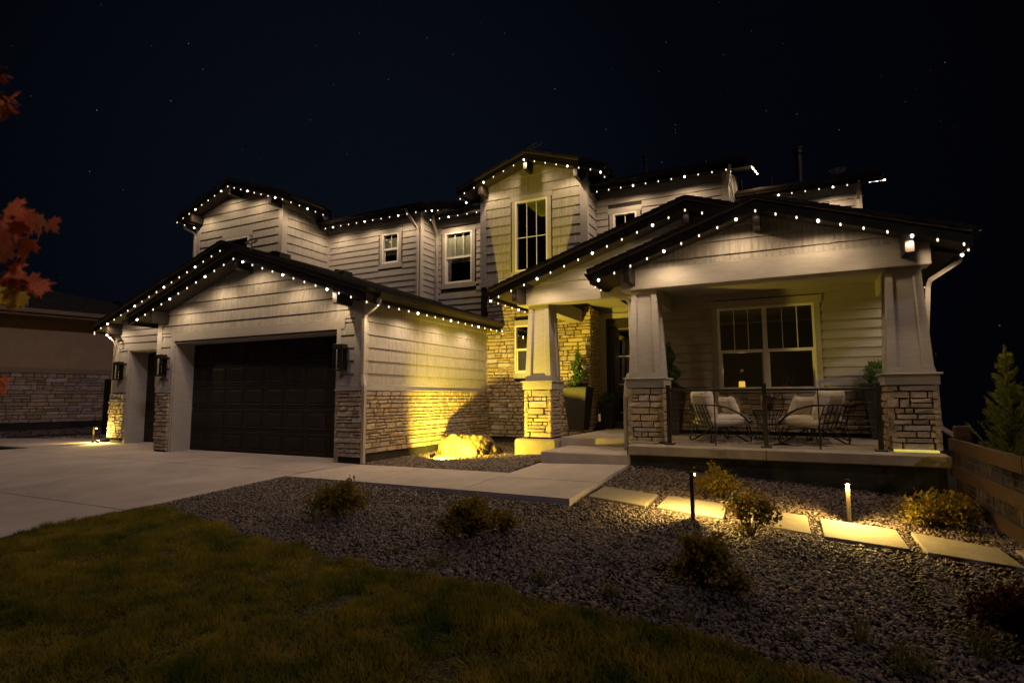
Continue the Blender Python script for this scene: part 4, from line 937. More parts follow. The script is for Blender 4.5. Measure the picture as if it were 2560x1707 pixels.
def shrub(name, x, y, w_, h, lb, cat, mt, seed, n=1500, leaf=.026, group=None, lean=(0, 0), dens=1.0, base=None, sparse=False):
    z = gz(x, y)+.012 if base is None else base; t = thing(name, lb, cat, (x, y, z), group); r = random.Random(seed); rs = np.random.RandomState(seed)
    sm = MB(); tips = []
    for k in range(int(26*dens)):
        a = r.uniform(0, 6.283); el = r.uniform(.15, 1.0); rr = w_/2*math.sqrt(r.uniform(.05, 1))*(1.0 if el < .8 else .7)
        tip = Vector((x+math.cos(a)*rr+lean[0]*el, y+math.sin(a)*rr*.9+lean[1]*el, z+h*(.35+.65*el)*(1-.35*(2*rr/w_)**2)*r.uniform(.8, 1.08)))
        mid = Vector((x, y, z)).lerp(tip, .5)+Vector((r.uniform(-.02,.02), r.uniform(-.02,.02), h*.05)); sm.tube([(x+r.uniform(-.02,.02), y+r.uniform(-.02,.02), z-.02), mid, tip], .004, 4, .0015); tips.append((mid, tip))
    sm.build('stem', M['stem'], t)
    P = []; n = int(n*1.7)
    for k in range(n):
        m_, tp = tips[r.randrange(len(tips))]; q = m_.lerp(tp, r.uniform(.0 if not sparse else .3, 1.05)); s = (.035 if not sparse else .028)*max(.6, w_/.5); P.append((q.x+r.gauss(0, s), q.y+r.gauss(0, s), max(z+.02, q.z+r.gauss(0, s*.8))))
    np_mesh('foliage', leaf_quads(np.array(P), leaf, seed, up=.4), 4, mt, t, off=(x, y, z)); return t
SG = 'low shrubs planted in the gravel bed'
shrub('shrub', -4.60, 4.85, .66, .42, 'rusty round shrub nearest the driveway with long thin stalks', 'shrub', M['barb'], 1, 2000, group=SG)
shrub('shrub', -2.78, 4.72, .52, .36, 'rusty square shrub in the gravel below the middle of the walkway', 'shrub', M['barb'], 2, 1900, group=SG)
shrub('shrub', -2.55, 4.95, .34, .20, 'small yellow green sprig growing at the side of the rusty square shrub', 'shrub', M['barb'], 12, 500, group=SG)
shrub('shrub', -.67, 4.55, .46, .38, 'large dark rounded shrub in front of the dark bollard light', 'shrub', M['barb'], 3, 2300, group=SG, lean=(.02, 0))
shrub('shrub', -.44, 4.50, .22, .17, 'little sprig beside the large dark rounded shrub', 'shrub', M['barb'], 13, 300, group=SG)
shrub('shrub', -.92, 7.45, .55, .38, 'orange tipped shrub behind the dark bollard light', 'shrub', M['barb'], 4, 1700, group=SG)
shrub('shrub', -.42, 6.05, .56, .44, 'thin leggy shrub standing in front of the third stepping pad', 'shrub', M['barb'], 5, 800, group=SG, sparse=True)
shrub('shrub', 1.33, 7.42, .74, .34, 'wide low green shrub beside the wooden fence', 'shrub', M['barb'], 6, 2200, group=SG)
shrub('shrub', 1.22, 4.62, .62, .42, 'dark red shrub at the lower right edge of the gravel', 'shrub', M['barbred'], 7, 1500, group=SG)
# thin stalks in the first shrub are grass; weeds in the gravel
def tuft(x, y, w_, h, n, lb, mt, seed, name='grass_tuft', group='grass tufts growing through the gravel', curl=.5, z=None, cat='grass tuft', wd=.004):
    z = gz(x, y)+.005 if z is None else z; r = np.random.RandomState(seed); V = []
    for k in range(n):
        a = r.uniform(0, 6.283); b0 = np.array([x+r.normal()*w_*.16, y+r.normal()*w_*.16, z]); d = np.array([math.cos(a), math.sin(a), 0]); L = h*r.uniform(.5, 1.1); c = w_*.5*r.uniform(.2, 1)*curl*2
        s = np.array([-d[1], d[0], 0])*wd*r.uniform(.6, 1.3); p = [b0+d*c*t*t+np.array([0, 0, L*(t-.25*t*t*c/max(L, .01))]) for t in (0, .4, .75, 1)]
        for i in range(3):
            f0, f1 = 1-.28*i, 1-.28*(i+1) if i < 2 else .12; V += [p[i]-s*f0, p[i]+s*f0, p[i+1]+s*f1, p[i+1]-s*f1]
    return np_mesh(name, np.array(V), 4, mt, None, None, lb, cat, group) 
for i, (x, y, w_, h, n, lb) in enumerate([(-1.22, 4.05, .22, .12, 60, 'yellow green tuft near the lawn edge below the bottom of the large shrub'), (-.86, 3.93, .16, .12, 26, 'thin upright weed left of the large dark shrub foot'), (.31, 4.18, .20, .17, 34, 'spiky grass tuft standing alone low on the right gravel'),
        (.53, 3.95, .34, .16, 110, 'dense grass tuft at the bottom right of the gravel'), (-.66, 3.92, .16, .09, 24, 'tiny weed in the gravel close to the lawn edge'), (-.05, 4.0, .15, .10, 20, 'small sprig of grass left of the spiky tuft'), (.95, 4.35, .3, .18, 60, 'loose grass tuft beside the dark red shrub'),
        (-3.15, 4.1, .2, .08, 30, 'small weed at the lawn edge below the rusty square shrub'), (-2.65, 3.98, .3, .10, 60, 'patch of weed sprouts between lawn and rusty square shrub'), (-1.78, 4.06, .24, .10, 44, 'grass sprout in the gravel right of the lawn bulge'), (-4.55, 4.62, .5, .52, 16, 'long thin grass stalks rising out of the shrub by the driveway')]):
    tuft(x, y, w_, h, n, lb, M['weed'], 50+i)

# potted plants on the porch
def tall_planter(x, y, w0, w1, h, lb, zb=ZP):
    t = thing('potted_shrub', lb, 'potted plant', (x, y, zb), 'tall dark planters on the porch'); m = MB()
    a, b = w0/2, w1/2; m.hexa([(x-a,y-a,zb),(x+a,y-a,zb),(x+a,y+a,zb),(x-a,y+a,zb),(x-b,y-b,zb+h),(x+b,y-b,zb+h),(x+b,y+b,zb+h),(x-b,y+b,zb+h)])
    m.box(x-b-.01, x+b+.01, y-b-.01, y+b+.01, zb+h-.03, zb+h+.004); m.build('planter', M['pot'], t); return t
def crown(t, pts, leaf, seed, mt='ever'): np_mesh('foliage', leaf_quads(np.array(pts), leaf, seed, up=.5), 4, M[mt], t, off=tuple(t.location))
def cone_pts(x, y, z0, h, r0, n, seed):
    r = random.Random(seed); P = []
    for k in range(n):
        f = 1-math.sqrt(r.random()); f = min(.999, f*1.0); a = r.uniform(0, 6.283); sp = .62+.38*math.sin(a-f*16); rr = r0*(1-f)**.9*math.sqrt(r.uniform(.35, 1))*sp+.012; P.append((x+math.cos(a)*rr, y+math.sin(a)*rr, z0+h*f))
    return P
def ball_pts(x, y, z, rr, n, seed, sq=1):
    r = random.Random(seed); P = []
    for k in range(n):
        v = Vector((r.gauss(0,1), r.gauss(0,1), r.gauss(0,1))).normalized()*rr*r.uniform(.6, 1.05); P.append((x+v.x, y+v.y, z+v.z*sq))
    return P
t = tall_planter(-4.44, 12.45, .36, .56, .97, 'tall dark planter with a spiral cone shrub beside the stone corner')
MB().tube([(-4.44,12.45,1.40),(-4.44,12.45,2.3)], .018, 6, .005).build('trunk', M['bark'], t); crown(t, cone_pts(-4.44, 12.45, 1.42, .98, .30, 2600, 3), .028, 3)
t = tall_planter(-3.97, 13.25, .2, .32, .60, 'small dark planter with a round shrub in front of the entry door'); crown(t, ball_pts(-3.97, 13.25, 1.14, .17, 900, 4), .026, 4)
t = tall_planter(-2.20, 11.6, .36, .52, .93, 'tall dark planter with a pointed shrub half hidden behind the middle pillar'); MB().tube([(-2.2,11.6,1.36),(-2.2,11.6,2.2)], .018, 6, .005).build('trunk', M['bark'], t); crown(t, cone_pts(-2.2, 11.6, 1.38, .95, .30, 2200, 5), .03, 5)
t = tall_planter(1.38, 11.75, .36, .54, .97, 'tall dark planter with a round bush behind the right pillar'); crown(t, ball_pts(1.38, 11.75, 1.60, .22, 1300, 6), .028, 6)
ln = thing('candle_lantern', 'small dark candle lantern on the floor by the entry door', 'lantern', (-4.13, 13.05, ZP)); m = MB()
for sx in (-.05, .05):
    for sy in (-.05, .05): m.box(-4.13+sx-.006, -4.13+sx+.006, 13.05+sy-.006, 13.05+sy+.006, ZP, ZP+.36)
m.bbox(-4.19, -4.07, 12.99, 13.11, ZP, ZP+.03, .004); m.bbox(-4.19, -4.07, 12.99, 13.11, ZP+.36, ZP+.39, .004); m.build('frame', M['black'], ln); MB().lathe([(.032, .03), (.034, .22), (.02, .225)], (-4.13, 13.05, ZP+.15), 12).build('candle', M['candle'], ln)

tuft(.02, 12.72, .5, .42, 130, 'dried grass bunch standing inside the porch window', M['dry'], 77, name='dried_bouquet', group=None, z=1.337, cat='dried flowers')
# ------------------------------------------------------------------ boulder fountain with its spotlight
from mathutils import noise as mnoise
bt = thing('boulder_fountain', 'spotlit angular boulder with a small bubbling water jet on top', 'fountain', (-5.86, 9.95, gz(-5.8, 9.95)))
bm_ = bpy.data.meshes.new('boulder'); import bmesh
bm = bmesh.new(); bmesh.ops.create_icosphere(bm, subdivisions=5, radius=1)
rr = random.Random(5); planes = [(Vector((rr.uniform(-1,1), rr.uniform(-1,1), rr.uniform(-.35,.8))).normalized(), rr.uniform(.66,.88)) for _ in range(15)] + [(Vector((.05,.0,1)).normalized(), .60), (Vector((-.05,-.98,.22)).normalized(), .66), (Vector((-.95,-.2,.3)).normalized(), .84), (Vector((.8,-.5,.35)).normalized(), .80)]
for v in bm.verts:
    d = v.co.normalized(); k = 1.0
    for pn, pd in planes:
        c = d.dot(pn)
        if c > 1e-3: k = min(k, pd/c)
    q = d*k; st = mnoise.noise(Vector((q.x*2+q.z*1.2, q.y*2, q.z*1.0))*2.2)*.055+mnoise.noise(Vector((q.x*9+q.z*4, q.y*9, q.z*3)))*.028+mnoise.noise(q*22)*.011
    q = q+d*st; v.co = Vector((q.x*.82, q.y*.50, q.z*.50+.10))
bm.to_mesh(bm_); bm.free(); bm_.materials.append(M['boulder']); link('boulder', bm_, bt)
m = MB(); m.lathe([(.030, -.06), (.028, .0), (.034, .05), (.030, .085), (.012, .105)], (-5.90, 9.93, gz(-5.8, 9.95)+.43), 10); m.build('water_jet', M['water'], bt, smooth=True)
LX, LY = -6.0, 8.92; LZ = gz(LX, LY)+.12
st_ = thing('garden_spotlight', 'small dark ground spotlight shining up at the boulder', 'spotlight', (LX, LY, gz(LX, LY)))
aim = Vector((.16, .90, .26)).normalized(); c = Vector((LX, LY, LZ)); m = MB(); m.tube([c-aim*.13, c-aim*.12, c-aim*.035, c-aim*.03], .032, 12); m.tube([c-aim*.08-Vector((0,0,.0)), (LX, LY-.06, LZ-.14)], .008, 6); m.build('housing', M['black'], st_)
MB().tube([c-aim*.032, c-aim*.026], .026, 12).build('lens', M['led'], st_)
lamp('spot_beam', 'SPOT', c, P_ROCK, C_ROCK, st_, .03, spot=rad(150), aim=aim, blend=.9)

ul = thing('garden_spotlight', 'small black ground spotlight at the foot of the left garage corner', 'spotlight', (-16.88, 8.90, gz(-16.88, 8.9)))
c = Vector((-16.88, 8.90, gz(-16.88, 8.9)+.10)); au = Vector((.25, .16, 1)).normalized(); m = MB(); m.tube([c-au*.13, c-au*.12, c-au*.01, c], .035, 12); m.build('housing', M['black'], ul); MB().tube([c-au*.004, c+au*.002], .028, 12).build('lens', M['led'], ul)
lamp('spot_beam', 'SPOT', c+au*.02, 130.0, (1, .76, .15), ul, .02, spot=rad(120), aim=au, blend=.5)
# ------------------------------------------------------------------ path lights
def bollard(x, y, d, h, lb):
    z = gz(x, y)+.005; t = thing('path_light', lb, 'path light', (x, y, z), 'bollard path lights'); d = Vector((d[0], d[1], 0)).normalized(); s = Vector((-d.y, d.x, 0))
    def bx(m, c, a, b, z0, z1):
        c = Vector(c); q = [c-d*a-s*b, c+d*a-s*b, c+d*a+s*b, c-d*a+s*b]; m.hexa([(p.x, p.y, z0) for p in q]+[(p.x, p.y, z1) for p in q]); return m
    c = Vector((x, y, 0)); m = bx(MB(), c, .019, .019, z-.05, z+h-.006); m.build('post', M['lampmetal'], t)
    m = bx(MB(), c+d*.028, .050, .024, z+h-.006, z+h+.012); bx(m, c+d*.072, .005, .024, z+h-.03, z+h-.005); m.build('cap', M['lampmetal'], t)
    m = bx(MB(), c+d*.045, .018, .015, z+h-.011, z+h-.007); m.build('lens', M['led'], t)
    p = c+d*.046; lamp('path_beam', 'SPOT', (p.x, p.y, z+h-.03), P_PATH, C_WARM, t, .012, spot=rad(160), aim=(0, 0, -1), blend=.6); lamp('path_spill', 'POINT', (p.x, p.y, z+h-.032), P_PATH*.30, C_WARM, t, .012); return t
bollard(-1.0, 6.33, (0.05, 1), .475, 'dark bollard light standing before the brightest stepping pad')
bollard(.478, 7.06, (0, -1), .44, 'bollard light with a lit face behind the fourth stepping pad')
bollard(-16.95, 8.80, (.0, 1), .44, 'short bollard light at the far left by the garage corner')
bollard(3.1, 6.95, (-.1, -1), .44, 'bollard light just past the right edge of the photo')

# ------------------------------------------------------------------ fence, dry grass, juniper on the right
ft = thing('rail_fence', 'brown three rail wooden fence with wire mesh at the right', 'fence', (1.85, 8.6, gz(1.85, 8.6)))
for y in (8.74, 6.3, 3.9): z = gz(1.85, y); MB().bbox(1.77, 1.92, y-.07, y+.07, z-.1, .83 if y > 8 else z+1.0, .018).build('post', M['wood'], ft)
for z in (.60, .285, -.02):
    for a, b in ((8.86, 6.32), (6.30, 3.9)):
        dzz = 0 if a > 8 else -.0; MB().bbox(1.725, 1.768, b, a, z-.075+dzz, z+.075+dzz, .006).build('rail', M['wood'], ft)
m = MB()
for k in range(34): y = 8.65-k*.07; m.tube([(1.80, y, -.05), (1.80, y, .62)], .0016, 3)
for k in range(9): z = -.02+k*.075; m.tube([(1.80, 8.65, z), (1.80, 6.3, z)], .0016, 3)
m.build('wire_mesh', M['wire'], ft)
for i, (x, y, w_, h, n, lb) in enumerate([(2.0, 8.55, .28, .62, 70, 'dry grass clump right behind the fence post'), (2.12, 8.0, .4, .55, 110, 'dry grass clump behind the middle of the fence'), (2.2, 7.4, .45, .55, 130, 'dry grass clump behind the fence nearest the right edge')]):
    tuft(x, y, w_, h, n, lb, M['dry'], 90+i, name='dry_grass', group='dry grasses behind the fence', curl=.45, cat='grass', wd=.0035)
jx, jy = 2.55, 9.6; jz = gz(jx, jy)
jt = thing('juniper_tree', 'feathery green juniper with a pointed leader behind the fence', 'tree', (jx, jy, jz)); MB().tube([(jx,jy,jz-.05),(jx+.01,jy,.8),(jx,jy,1.86)], .035, 7, .004).build('trunk', M['bark'], jt)
rs = np.random.RandomState(8); V = []; brm = MB()
for k in range(120):
    f = rs.uniform(0, 1)**1.25; z0 = jz+.15+(1.62-jz)*f*.95; a = rs.uniform(0, 6.283); L = (.46*(1-f)**1.3+.06)*rs.uniform(.65, 1.15); d = np.array([math.cos(a), math.sin(a), 0]); el = rs.uniform(.75, 1.35)
    tip = np.array([jx, jy, z0])+d*L*.9+np.array([0, 0, L*el]); b0 = np.array([jx, jy, z0]); mid = (b0+tip)/2-np.array([0, 0, .06*L]); brm.tube([b0, mid, tip], .005, 4, .0015)
    for q in range(110):
        u = rs.uniform(.12, 1.0); p = (1-u)**2*b0+2*u*(1-u)*mid+u*u*tip; dd = (tip-b0)/np.linalg.norm(tip-b0)*.9+rs.normal(size=3)*.38; dd /= np.linalg.norm(dd); l = rs.uniform(.03, .085)*(1.1-.4*u)
        s = np.cross(dd, rs.normal(size=3)); s /= np.linalg.norm(s); s *= .0035; V += [p-s, p+s, p+dd*l+s*.3, p+dd*l-s*.3]
for q in range(420):
    u = rs.uniform(0, 1); p = np.array([jx, jy, 1.25+.6*u]); dd = np.array([rs.normal()*.4, rs.normal()*.4, 1]); dd /= np.linalg.norm(dd); l = rs.uniform(.03, .10)*(1.15-u*.7); s = np.cross(dd, rs.normal(size=3)); s /= np.linalg.norm(s); s *= .003; V += [p-s, p+s, p+dd*l+s*.3, p+dd*l-s*.3]
brm.build('branches', M['bark'], jt); np_mesh('crown', np.array(V), 4, M['juni'], jt, off=(jx, jy, jz))

# ------------------------------------------------------------------ neighbouring house on the left, iron gate
A, B = Vector((-26.75, 9.1, 0)), Vector((-24.9, 16.5, 0)); ud = (B-A).normalized(); nd = Vector((ud.y, -ud.x, 0)); LN = (B-A).length
nb = thing('neighbour_house', 'dark tan stucco house with a stone base beyond the side path', 'house', (-27, 12, 0))
def nbox(m, a, b, d0, d1, z0, z1):
    q = [A+ud*a+nd*d1, A+ud*b+nd*d1, A+ud*b+nd*d0, A+ud*a+nd*d0]; return m.hexa([(p.x, p.y, z0) for p in q]+[(p.x, p.y, z1) for p in q])
nw = nbox(MB(), -6, LN, -5, 0, -.2, 4.5).build('stucco_wall', M['stucco'], nb)
nbox(MB(), -6, LN, 0, .10, -.2, .30).build('foundation', M['found'], nb)
sw = nbox(MB(), -6, LN, 0, .05, .30, 2.20).build('stone_wall', M['mortar'], nb)
nbox(MB(), -6, LN, 0, .14, 2.20, 2.40).build('ledge_trim', M['ntrim'], nb)
stone_field(sw, A+nd*.085-ud*1.2, ud, nd, LN+1.1, .31, 2.19, seed=77, scale=1.55); place_stones(nb, M['nstone'], 300)
nbox(MB(), -6.5, LN+.4, 0, .55, 4.33, 4.38).build('soffit', M['stucco'], nb)
f = nbox(MB(), -6.5, LN+.4, .55, .58, 4.33, 4.62); nbox(f, -6.5, LN+.4, .58, .70, 4.47, 4.62); nbox(f, -6.5, LN+.4, .58, .62, 4.36, 4.40); f.build('fascia', M['ntrim'], nb)
m = MB(); r = random.Random(4)
for k in range(26):
    a, b = k*.19, (k+1)*.19+.01; z0, z1 = 4.63+.30*k*.19, 4.63+.30*((k+1)*.19+.01); p = [A-ud*6.5+nd*(.68-a), A+ud*(LN+.4-a*.9)+nd*(.68-a), A+ud*(LN+.4-b*.9)+nd*(.68-b), A-ud*6.5+nd*(.68-b)]
    m.hexa([(p[0].x,p[0].y,z0-.04),(p[1].x,p[1].y,z0-.04),(p[2].x,p[2].y,z1-.04),(p[3].x,p[3].y,z1-.04),(p[0].x,p[0].y,z0+.02),(p[1].x,p[1].y,z0+.02),(p[2].x,p[2].y,z1),(p[3].x,p[3].y,z1)])
m.build('roof', M['nroof'], nb)
for a, d in ((2.2, -2.9), (5.6, -2.4)):
    c = A+ud*a+nd*d; z = 4.63+.30*(.68-d); MB().bbox(c.x-.18, c.x+.18, c.y-.18, c.y+.18, z-.05, z+.10, .02).build('roof_vent', M['bronze'], nb)
m = MB(); c0_ = B+ud*3.5-nd*4; m.prism([(c0_.x-9,c0_.y,4.4),(c0_.x+7,c0_.y-1,4.4),(c0_.x+7,c0_.y+9,4.4),(c0_.x-9,c0_.y+9,4.4)], (0,0,.1)); m.add([(c0_.x-9,c0_.y,4.5),(c0_.x+7,c0_.y-1,4.5),(c0_.x+6,c0_.y+6,6.9),(c0_.x-8,c0_.y+6,6.9)], [(0,1,2,3)]); m.build('rear_roof', M['nroof'], nb)
gt = thing('iron_gate', 'black iron picket gate between the garage and the neighbouring house', 'gate', (-19.3, 11.5, 0)); g0, g1 = Vector((-20.9, 11.2, 0)), Vector((-16.75, 12.1, 0)); gd = (g1-g0).normalized()
def gbar(a, z0, z1, w_, nm):
    p = g0+gd*a; MB().box(p.x-w_, p.x+w_, p.y-w_, p.y+w_, z0, z1).build(nm, M['black'], gt)
gbar(0, 0, 1.86, .07, 'post'); gbar(1.75, 0, 1.7, .045, 'post')
for k in range(30): gbar(.18+k*.135, .10, 1.62, .011, 'picket')
for z in (.22, 1.45):
    q0, q1 = g0, g1; MB().rtube([(q0.x,q0.y,z), (q1.x,q1.y,z)], .03, .035).build('rail', M['black'], gt)

# ------------------------------------------------------------------ maple branches close to the camera
def ray_pt(x, y, d):  # a place along the sight line, d metres away (photo pixels, 2560 wide)
    v = (_f*FPX+_r*(x-1280)-_u*(y-853.5)).normalized(); return CAM+v*d
LP = [(0,0),(.10,.10),(.36,.02),(.30,.17),(.50,.30),(.40,.36),(.44,.52),(.22,.44),(.17,.52),(.17,.78),(.08,.72),(0,1.0)]
outline = LP + [(-x, y) for x, y in LP[-2:0:-1]]
lme = {}
for nm_, mt in (('r', M['maple']), ('y', M['mapley'])):
    r = random.Random(3); vs = [(0, .38, .03)]+[(x, y, -.16*abs(x)**1.3-.10*(y-.4)**2) for x, y in outline]; n = len(outline)
    me = bpy.data.meshes.new('leaf'); me.from_pydata(vs, [], [(0, 1+i, 1+(i+1) % n) for i in range(n)]); me.materials.append(mt); lme[nm_] = me
trunk = Vector((-3.3, .2, 0)); tz = gz(-3.3, .2)
mp = thing('maple_tree', 'red and yellow leaved maple branches reaching in at the left edge', 'tree', (trunk.x, trunk.y, tz))
MB().tube([(-3.3,.2,tz-.1),(-3.28,.22,.9),(-3.32,.2,2.0),(-3.25,.25,3.2)], .055, 8, .02).build('trunk', M['bark'], mp)
brs = [[(-40,560),(30,505),(110,545)], [(-40,620),(40,610),(85,640)], [(-40,700),(20,665),(70,710)], [(-40,180),(-5,190),(6,200)], [(-50,250),(0,240),(20,268)], [(-60,960),(-14,950),(-3,955)]]
bm2 = MB(); r = random.Random(12)
for b in brs:
    d0 = 2.25+r.uniform(-.1, .1); pts = [ray_pt(x, y, d0+.02*i) for i, (x, y) in enumerate(b)]; st0 = Vector((-3.28, .22, max(.9, pts[0].z-.5))); bm2.tube(arc([st0, (st0+pts[0])/2+Vector((0,0,.12))]+pts, 5), .008, 5, .002)
bm2.build('branch', M['bark'], mp)
leaves = [(20,508,62),(58,515,60),(95,530,62),(120,548,48),(5,535,60),(40,545,60),(72,552,44),(10,575,66),(38,585,60),(66,590,62),(20,608,58),(62,612,54),(-5,560,60),
          (14,665,66),(45,678,62),(75,690,58),(90,702,44),(5,690,50),(60,712,60),(30,690,50),(88,712,40),
          (4,700,52,'y'),(18,715,60,'y'),(48,722,50,'y'),(5,728,56,'y'),(60,738,40,'y'),(30,722,36,'y'),(-4,172,50),(2,182,40),(8,248,52,'y'),(22,255,44),(30,246,40),(0,262,40,'y'),(14,236,40),(4,270,36,'y'),(-6,945,40),(4,958,34),(-4,968,36),(-6,590,50),(0,640,40)]
for L in leaves:
    x, y, s = L[:3]; k = L[3] if len(L) > 3 else 'r'; d = 2.22+r.uniform(-.12, .16); p = ray_pt(x, y, d); sc_ = s/FPX*d*1.0
    o = bpy.data.objects.new('leaf', lme[k]); COL.objects.link(o); o.parent = mp; o.location = p-mp.location
    sc_ *= .86; up = Vector((r.uniform(-.9,.9), r.uniform(-.3,.3), r.uniform(-1.2,.1))).normalized(); nrm = (CAM-p).normalized()+Vector((r.uniform(-.7,.7), r.uniform(-.7,.7), r.uniform(-.5,.7))); xx = up.cross(nrm).normalized(); nn = xx.cross(up).normalized()
    o.rotation_euler = Matrix((xx, up, nn)).transposed().to_euler(); o.scale = (sc_, sc_, sc_)

# ------------------------------------------------------------------ lawn
LE = [(-9.0,4.30),(-7.18,4.33),(-6.7,4.36),(-5.9,4.16),(-5.0,3.98),(-4.2,3.86),(-3.4,3.74),(-2.7,3.68),(-2.1,3.72),(-1.4,3.72),(-.7,3.75),(-.2,3.67),(.15,3.58),(.7,3.45),(1.5,3.2),(3.0,2.7)]
def lawn_edge(x):
    for (x0, y0), (x1, y1) in zip(LE, LE[1:]):
        if x0 <= x <= x1: return y0+(y1-y0)*(x-x0)/(x1-x0)
    return LE[-1][1] if x > 0 else LE[0][1]
m = MB(); ns = 60; xsl = [-7.17+(10.2)*i/ns for i in range(ns+1)]; rows = 14; vs = []
for j in range(rows+1):
    for x in xsl: y = lawn_edge(x)*(1-j/rows)+(-1.0)*(j/rows); vs.append((x, y, gz(x, y)+.012))
m.add(vs, [((j+1)*(ns+1)+i, (j+1)*(ns+1)+i+1, j*(ns+1)+i+1, j*(ns+1)+i) for j in range(rows) for i in range(ns)]); m.build('lawn', M['earth'], smooth=True, kind='structure')
rs = np.random.RandomState(3); NB = 230000
X = rs.uniform(-7.17, 2.4, NB*2); Y = rs.uniform(.6, 4.45, NB*2); le = np.interp(X, [p[0] for p in LE], [p[1] for p in LE]) + .03*np.sin(X*9)+rs.normal(size=NB*2)*.025
vis = (Y < le) & ((X*_f.x+Y*_f.y) > 1.2); X, Y = X[vis][:NB], Y[vis][:NB]; NB = len(X)
cl = np.array([mnoise.noise(Vector((x*2.6, y*2.6, 0)))+.6*mnoise.noise(Vector((x*8, y*8, 3))) for x, y in zip(X[::1], Y[::1])])
Z = np.array([gz(x, y) for x, y in zip(X, Y)])+.01; trk = sum(np.exp(-((X*.70+Y*.71-c_+.05*np.sin(Y*5))/.05)**2) for c_ in (-1.75, -.35, .2)); hgt = np.clip(.046+.050*np.clip(cl, -1, 1)-.026*trk, .006, 1)*rs.uniform(.6, 1.3, NB); a = rs.uniform(0, 6.283, NB); ln_ = rs.normal(size=(NB, 2))*.026+np.stack([cl, -cl], 1)*.012
wv = .0048*rs.uniform(.7, 1.3, NB); sx, sy = np.cos(a)*wv, np.sin(a)*wv
q = np.stack([np.stack([X-sx, Y-sy, Z], 1), np.stack([X+sx, Y+sy, Z], 1), np.stack([X+ln_[:, 0], Y+ln_[:, 1], Z+hgt], 1)], 1).reshape(-1, 3)
np_mesh('grass', q, 3, M['grass'], None, 'stuff', 'short dark green and straw coloured lawn grass in the foreground', 'grass')

# ------------------------------------------------------------------ gravel
def in_poly(x, y, P):
    c = False; j = len(P)-1
    for i in range(len(P)):
        if (P[i][1] > y) != (P[j][1] > y) and x < (P[j][0]-P[i][0])*(y-P[i][1])/(P[j][1]-P[i][1])+P[i][0]: c = not c
        j = i
    return c
walk = [(-7.2,6.47),(-5.52,6.38),(-3.84,6.27),(-2.30,6.15),(-2.30,8.79),(-3.87,8.79),(-3.87,7.70),(-5.5,7.88),(-7.2,8.08)]
pr = random.Random(21); pts = []
def try_pt(x, y, sz):
    if in_poly(x, y, walk): return
    if any(in_poly(x, y, q) for q in pads): return
    pts.append((x, y, gz(x, y)-.004+sz*.25, sz))
n = 0
while n < 100000:   # front bed
    x, y = pr.uniform(-7.16, 2.4), pr.uniform(2.7, 8.92); n += 1
    if y < lawn_edge(x)+pr.gauss(.01, .03): continue
    if x > 1.9 and y < 5: continue
    if y > 6.5 and -3.85 < x < -2.33: continue
    if y > 8.0 and x < -2.36: continue
    if y > 6.45 and x < -2.36: continue
    try_pt(x, y, pr.choice((.7, .85, 1, 1, 1.2, 1.6))*.0122)
    if y < 5.6 and pr.random() < .75: try_pt(x+pr.uniform(-.05,.05), y+pr.uniform(-.04,.04), pr.choice((.7, .9, 1.1))*.0118)
for n in range(22000):  # courtyard bed round the boulder
    x, y = pr.uniform(-7.04, -3.9), pr.uniform(7.7, 12.88)
    if x > -3.98 and y > 10.05: continue
    if y > 8.78 and x > -3.83 : continue
    try_pt(x, y, pr.choice((.8, 1, 1.2, 1.4))*.0175)
for n in range(7000):  # side strip by the neighbour
    x, y = pr.uniform(-26.5, -16.8), pr.uniform(7.6, 14)
    if (y < 9.25 and x > -20.6) or y < 7.95+.38*(x+24): continue
    try_pt(x, y, pr.choice((.9, 1.2, 1.5))*.03)
for n in range(1500):  # wedge left of the driveway
    x, y = pr.uniform(-20, -16.93), pr.uniform(4.8, 6.95)
    if y > 7.3+.2*(x+17): continue
    try_pt(x, y, pr.choice((.9, 1.2, 1.5))*.024)
for n in range(500):
    x, y = pr.uniform(-17.4, -16.2), pr.uniform(9.02, 9.35)
    try_pt(x, y, .02)
P = np.array(pts, dtype=np.float32); NP = len(P)
me = bpy.data.meshes.new('gravel'); me.vertices.add(NP); me.vertices.foreach_set('co', P[:, :3].ravel())
rs = np.random.RandomState(5)
at = me.attributes.new('rot', 'FLOAT_VECTOR', 'POINT'); at.data.foreach_set('vector', np.stack([rs.normal(size=NP)*.45, rs.normal(size=NP)*.45, rs.uniform(0, 6.283, NP)], 1).astype(np.float32).ravel())
at = me.attributes.new('siz', 'FLOAT', 'POINT'); at.data.foreach_set('value', (P[:, 3]*rs.uniform(.8, 1.2, NP)).astype(np.float32))
at = me.attributes.new('idx', 'INT', 'POINT'); at.data.foreach_set('value', rs.randint(0, 6, NP).astype(np.int32))
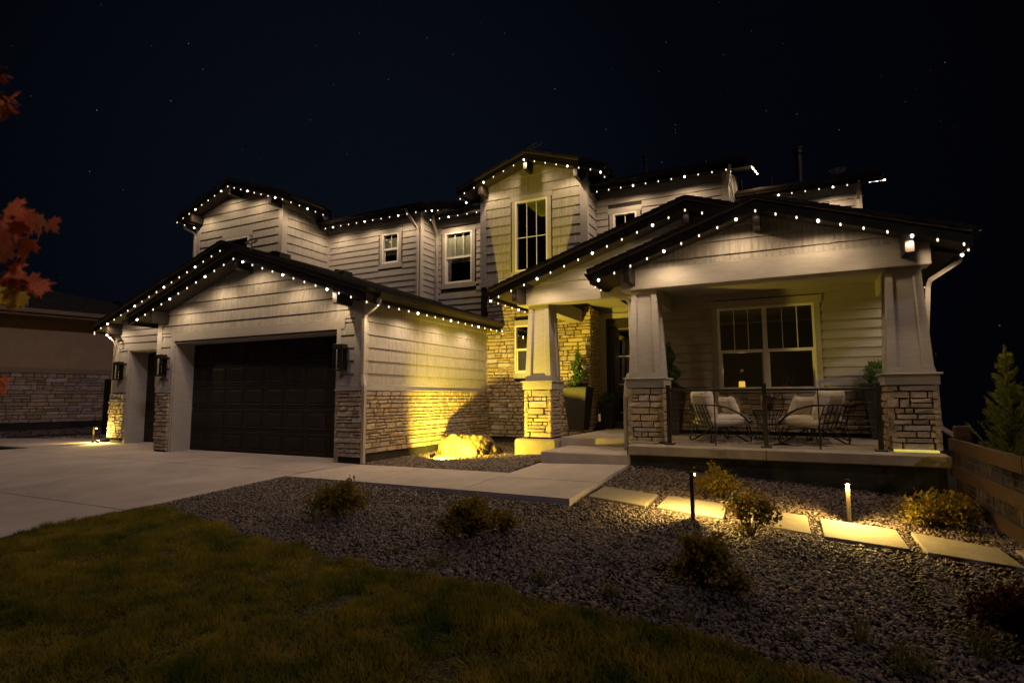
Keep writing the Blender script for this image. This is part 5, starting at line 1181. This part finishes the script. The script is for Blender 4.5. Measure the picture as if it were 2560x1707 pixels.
me.materials.append(M['pebble']); gv = link('gravel', me, None, 'stuff', 'rounded mauve grey river gravel filling the beds', 'gravel')
pc = bpy.data.collections.new('pebble_shapes')
for k in range(6):
    bm = bmesh.new(); bmesh.ops.create_icosphere(bm, subdivisions=2 if k < 3 else 1, radius=1); sx, sy, sz = 1+.25*math.sin(k*2.1), .8+.12*math.cos(k*1.7), .55+.1*math.sin(k)
    for v in bm.verts: q = v.co*(1+.22*mnoise.noise(v.co*1.1+Vector((k*5, 0, 0)))); v.co = Vector((q.x*sx, q.y*sy, q.z*sz))
    me = bpy.data.meshes.new('pebble'); bm.to_mesh(me); bm.free(); me.materials.append(M['pebble']); me.polygons.foreach_set('use_smooth', [True]*len(me.polygons)); pc.objects.link(bpy.data.objects.new('pebble', me))
g = bpy.data.node_groups.new('scatter_pebbles', 'GeometryNodeTree'); g.interface.new_socket('Geometry', in_out='INPUT', socket_type='NodeSocketGeometry'); g.interface.new_socket('Geometry', in_out='OUTPUT', socket_type='NodeSocketGeometry')
gi, go = g.nodes.new('NodeGroupInput'), g.nodes.new('NodeGroupOutput'); ip = g.nodes.new('GeometryNodeInstanceOnPoints'); ci = g.nodes.new('GeometryNodeCollectionInfo')
ci.inputs['Collection'].default_value = pc; ci.inputs['Separate Children'].default_value = True; ci.inputs['Reset Children'].default_value = True; ip.inputs['Pick Instance'].default_value = True
def attr(nm, ty):
    a = g.nodes.new('GeometryNodeInputNamedAttribute'); a.data_type = ty; a.inputs['Name'].default_value = nm; return next(s for s in a.outputs if s.enabled and s.name == 'Attribute')
g.links.new(gi.outputs[0], ip.inputs['Points']); g.links.new(ci.outputs[0], ip.inputs['Instance']); g.links.new(attr('rot', 'FLOAT_VECTOR'), ip.inputs['Rotation']); g.links.new(attr('siz', 'FLOAT'), ip.inputs['Scale']); g.links.new(attr('idx', 'INT'), ip.inputs['Instance Index']); g.links.new(ip.outputs[0], go.inputs[0])
md = gv.modifiers.new('pebbles', 'NODES'); md.node_group = g
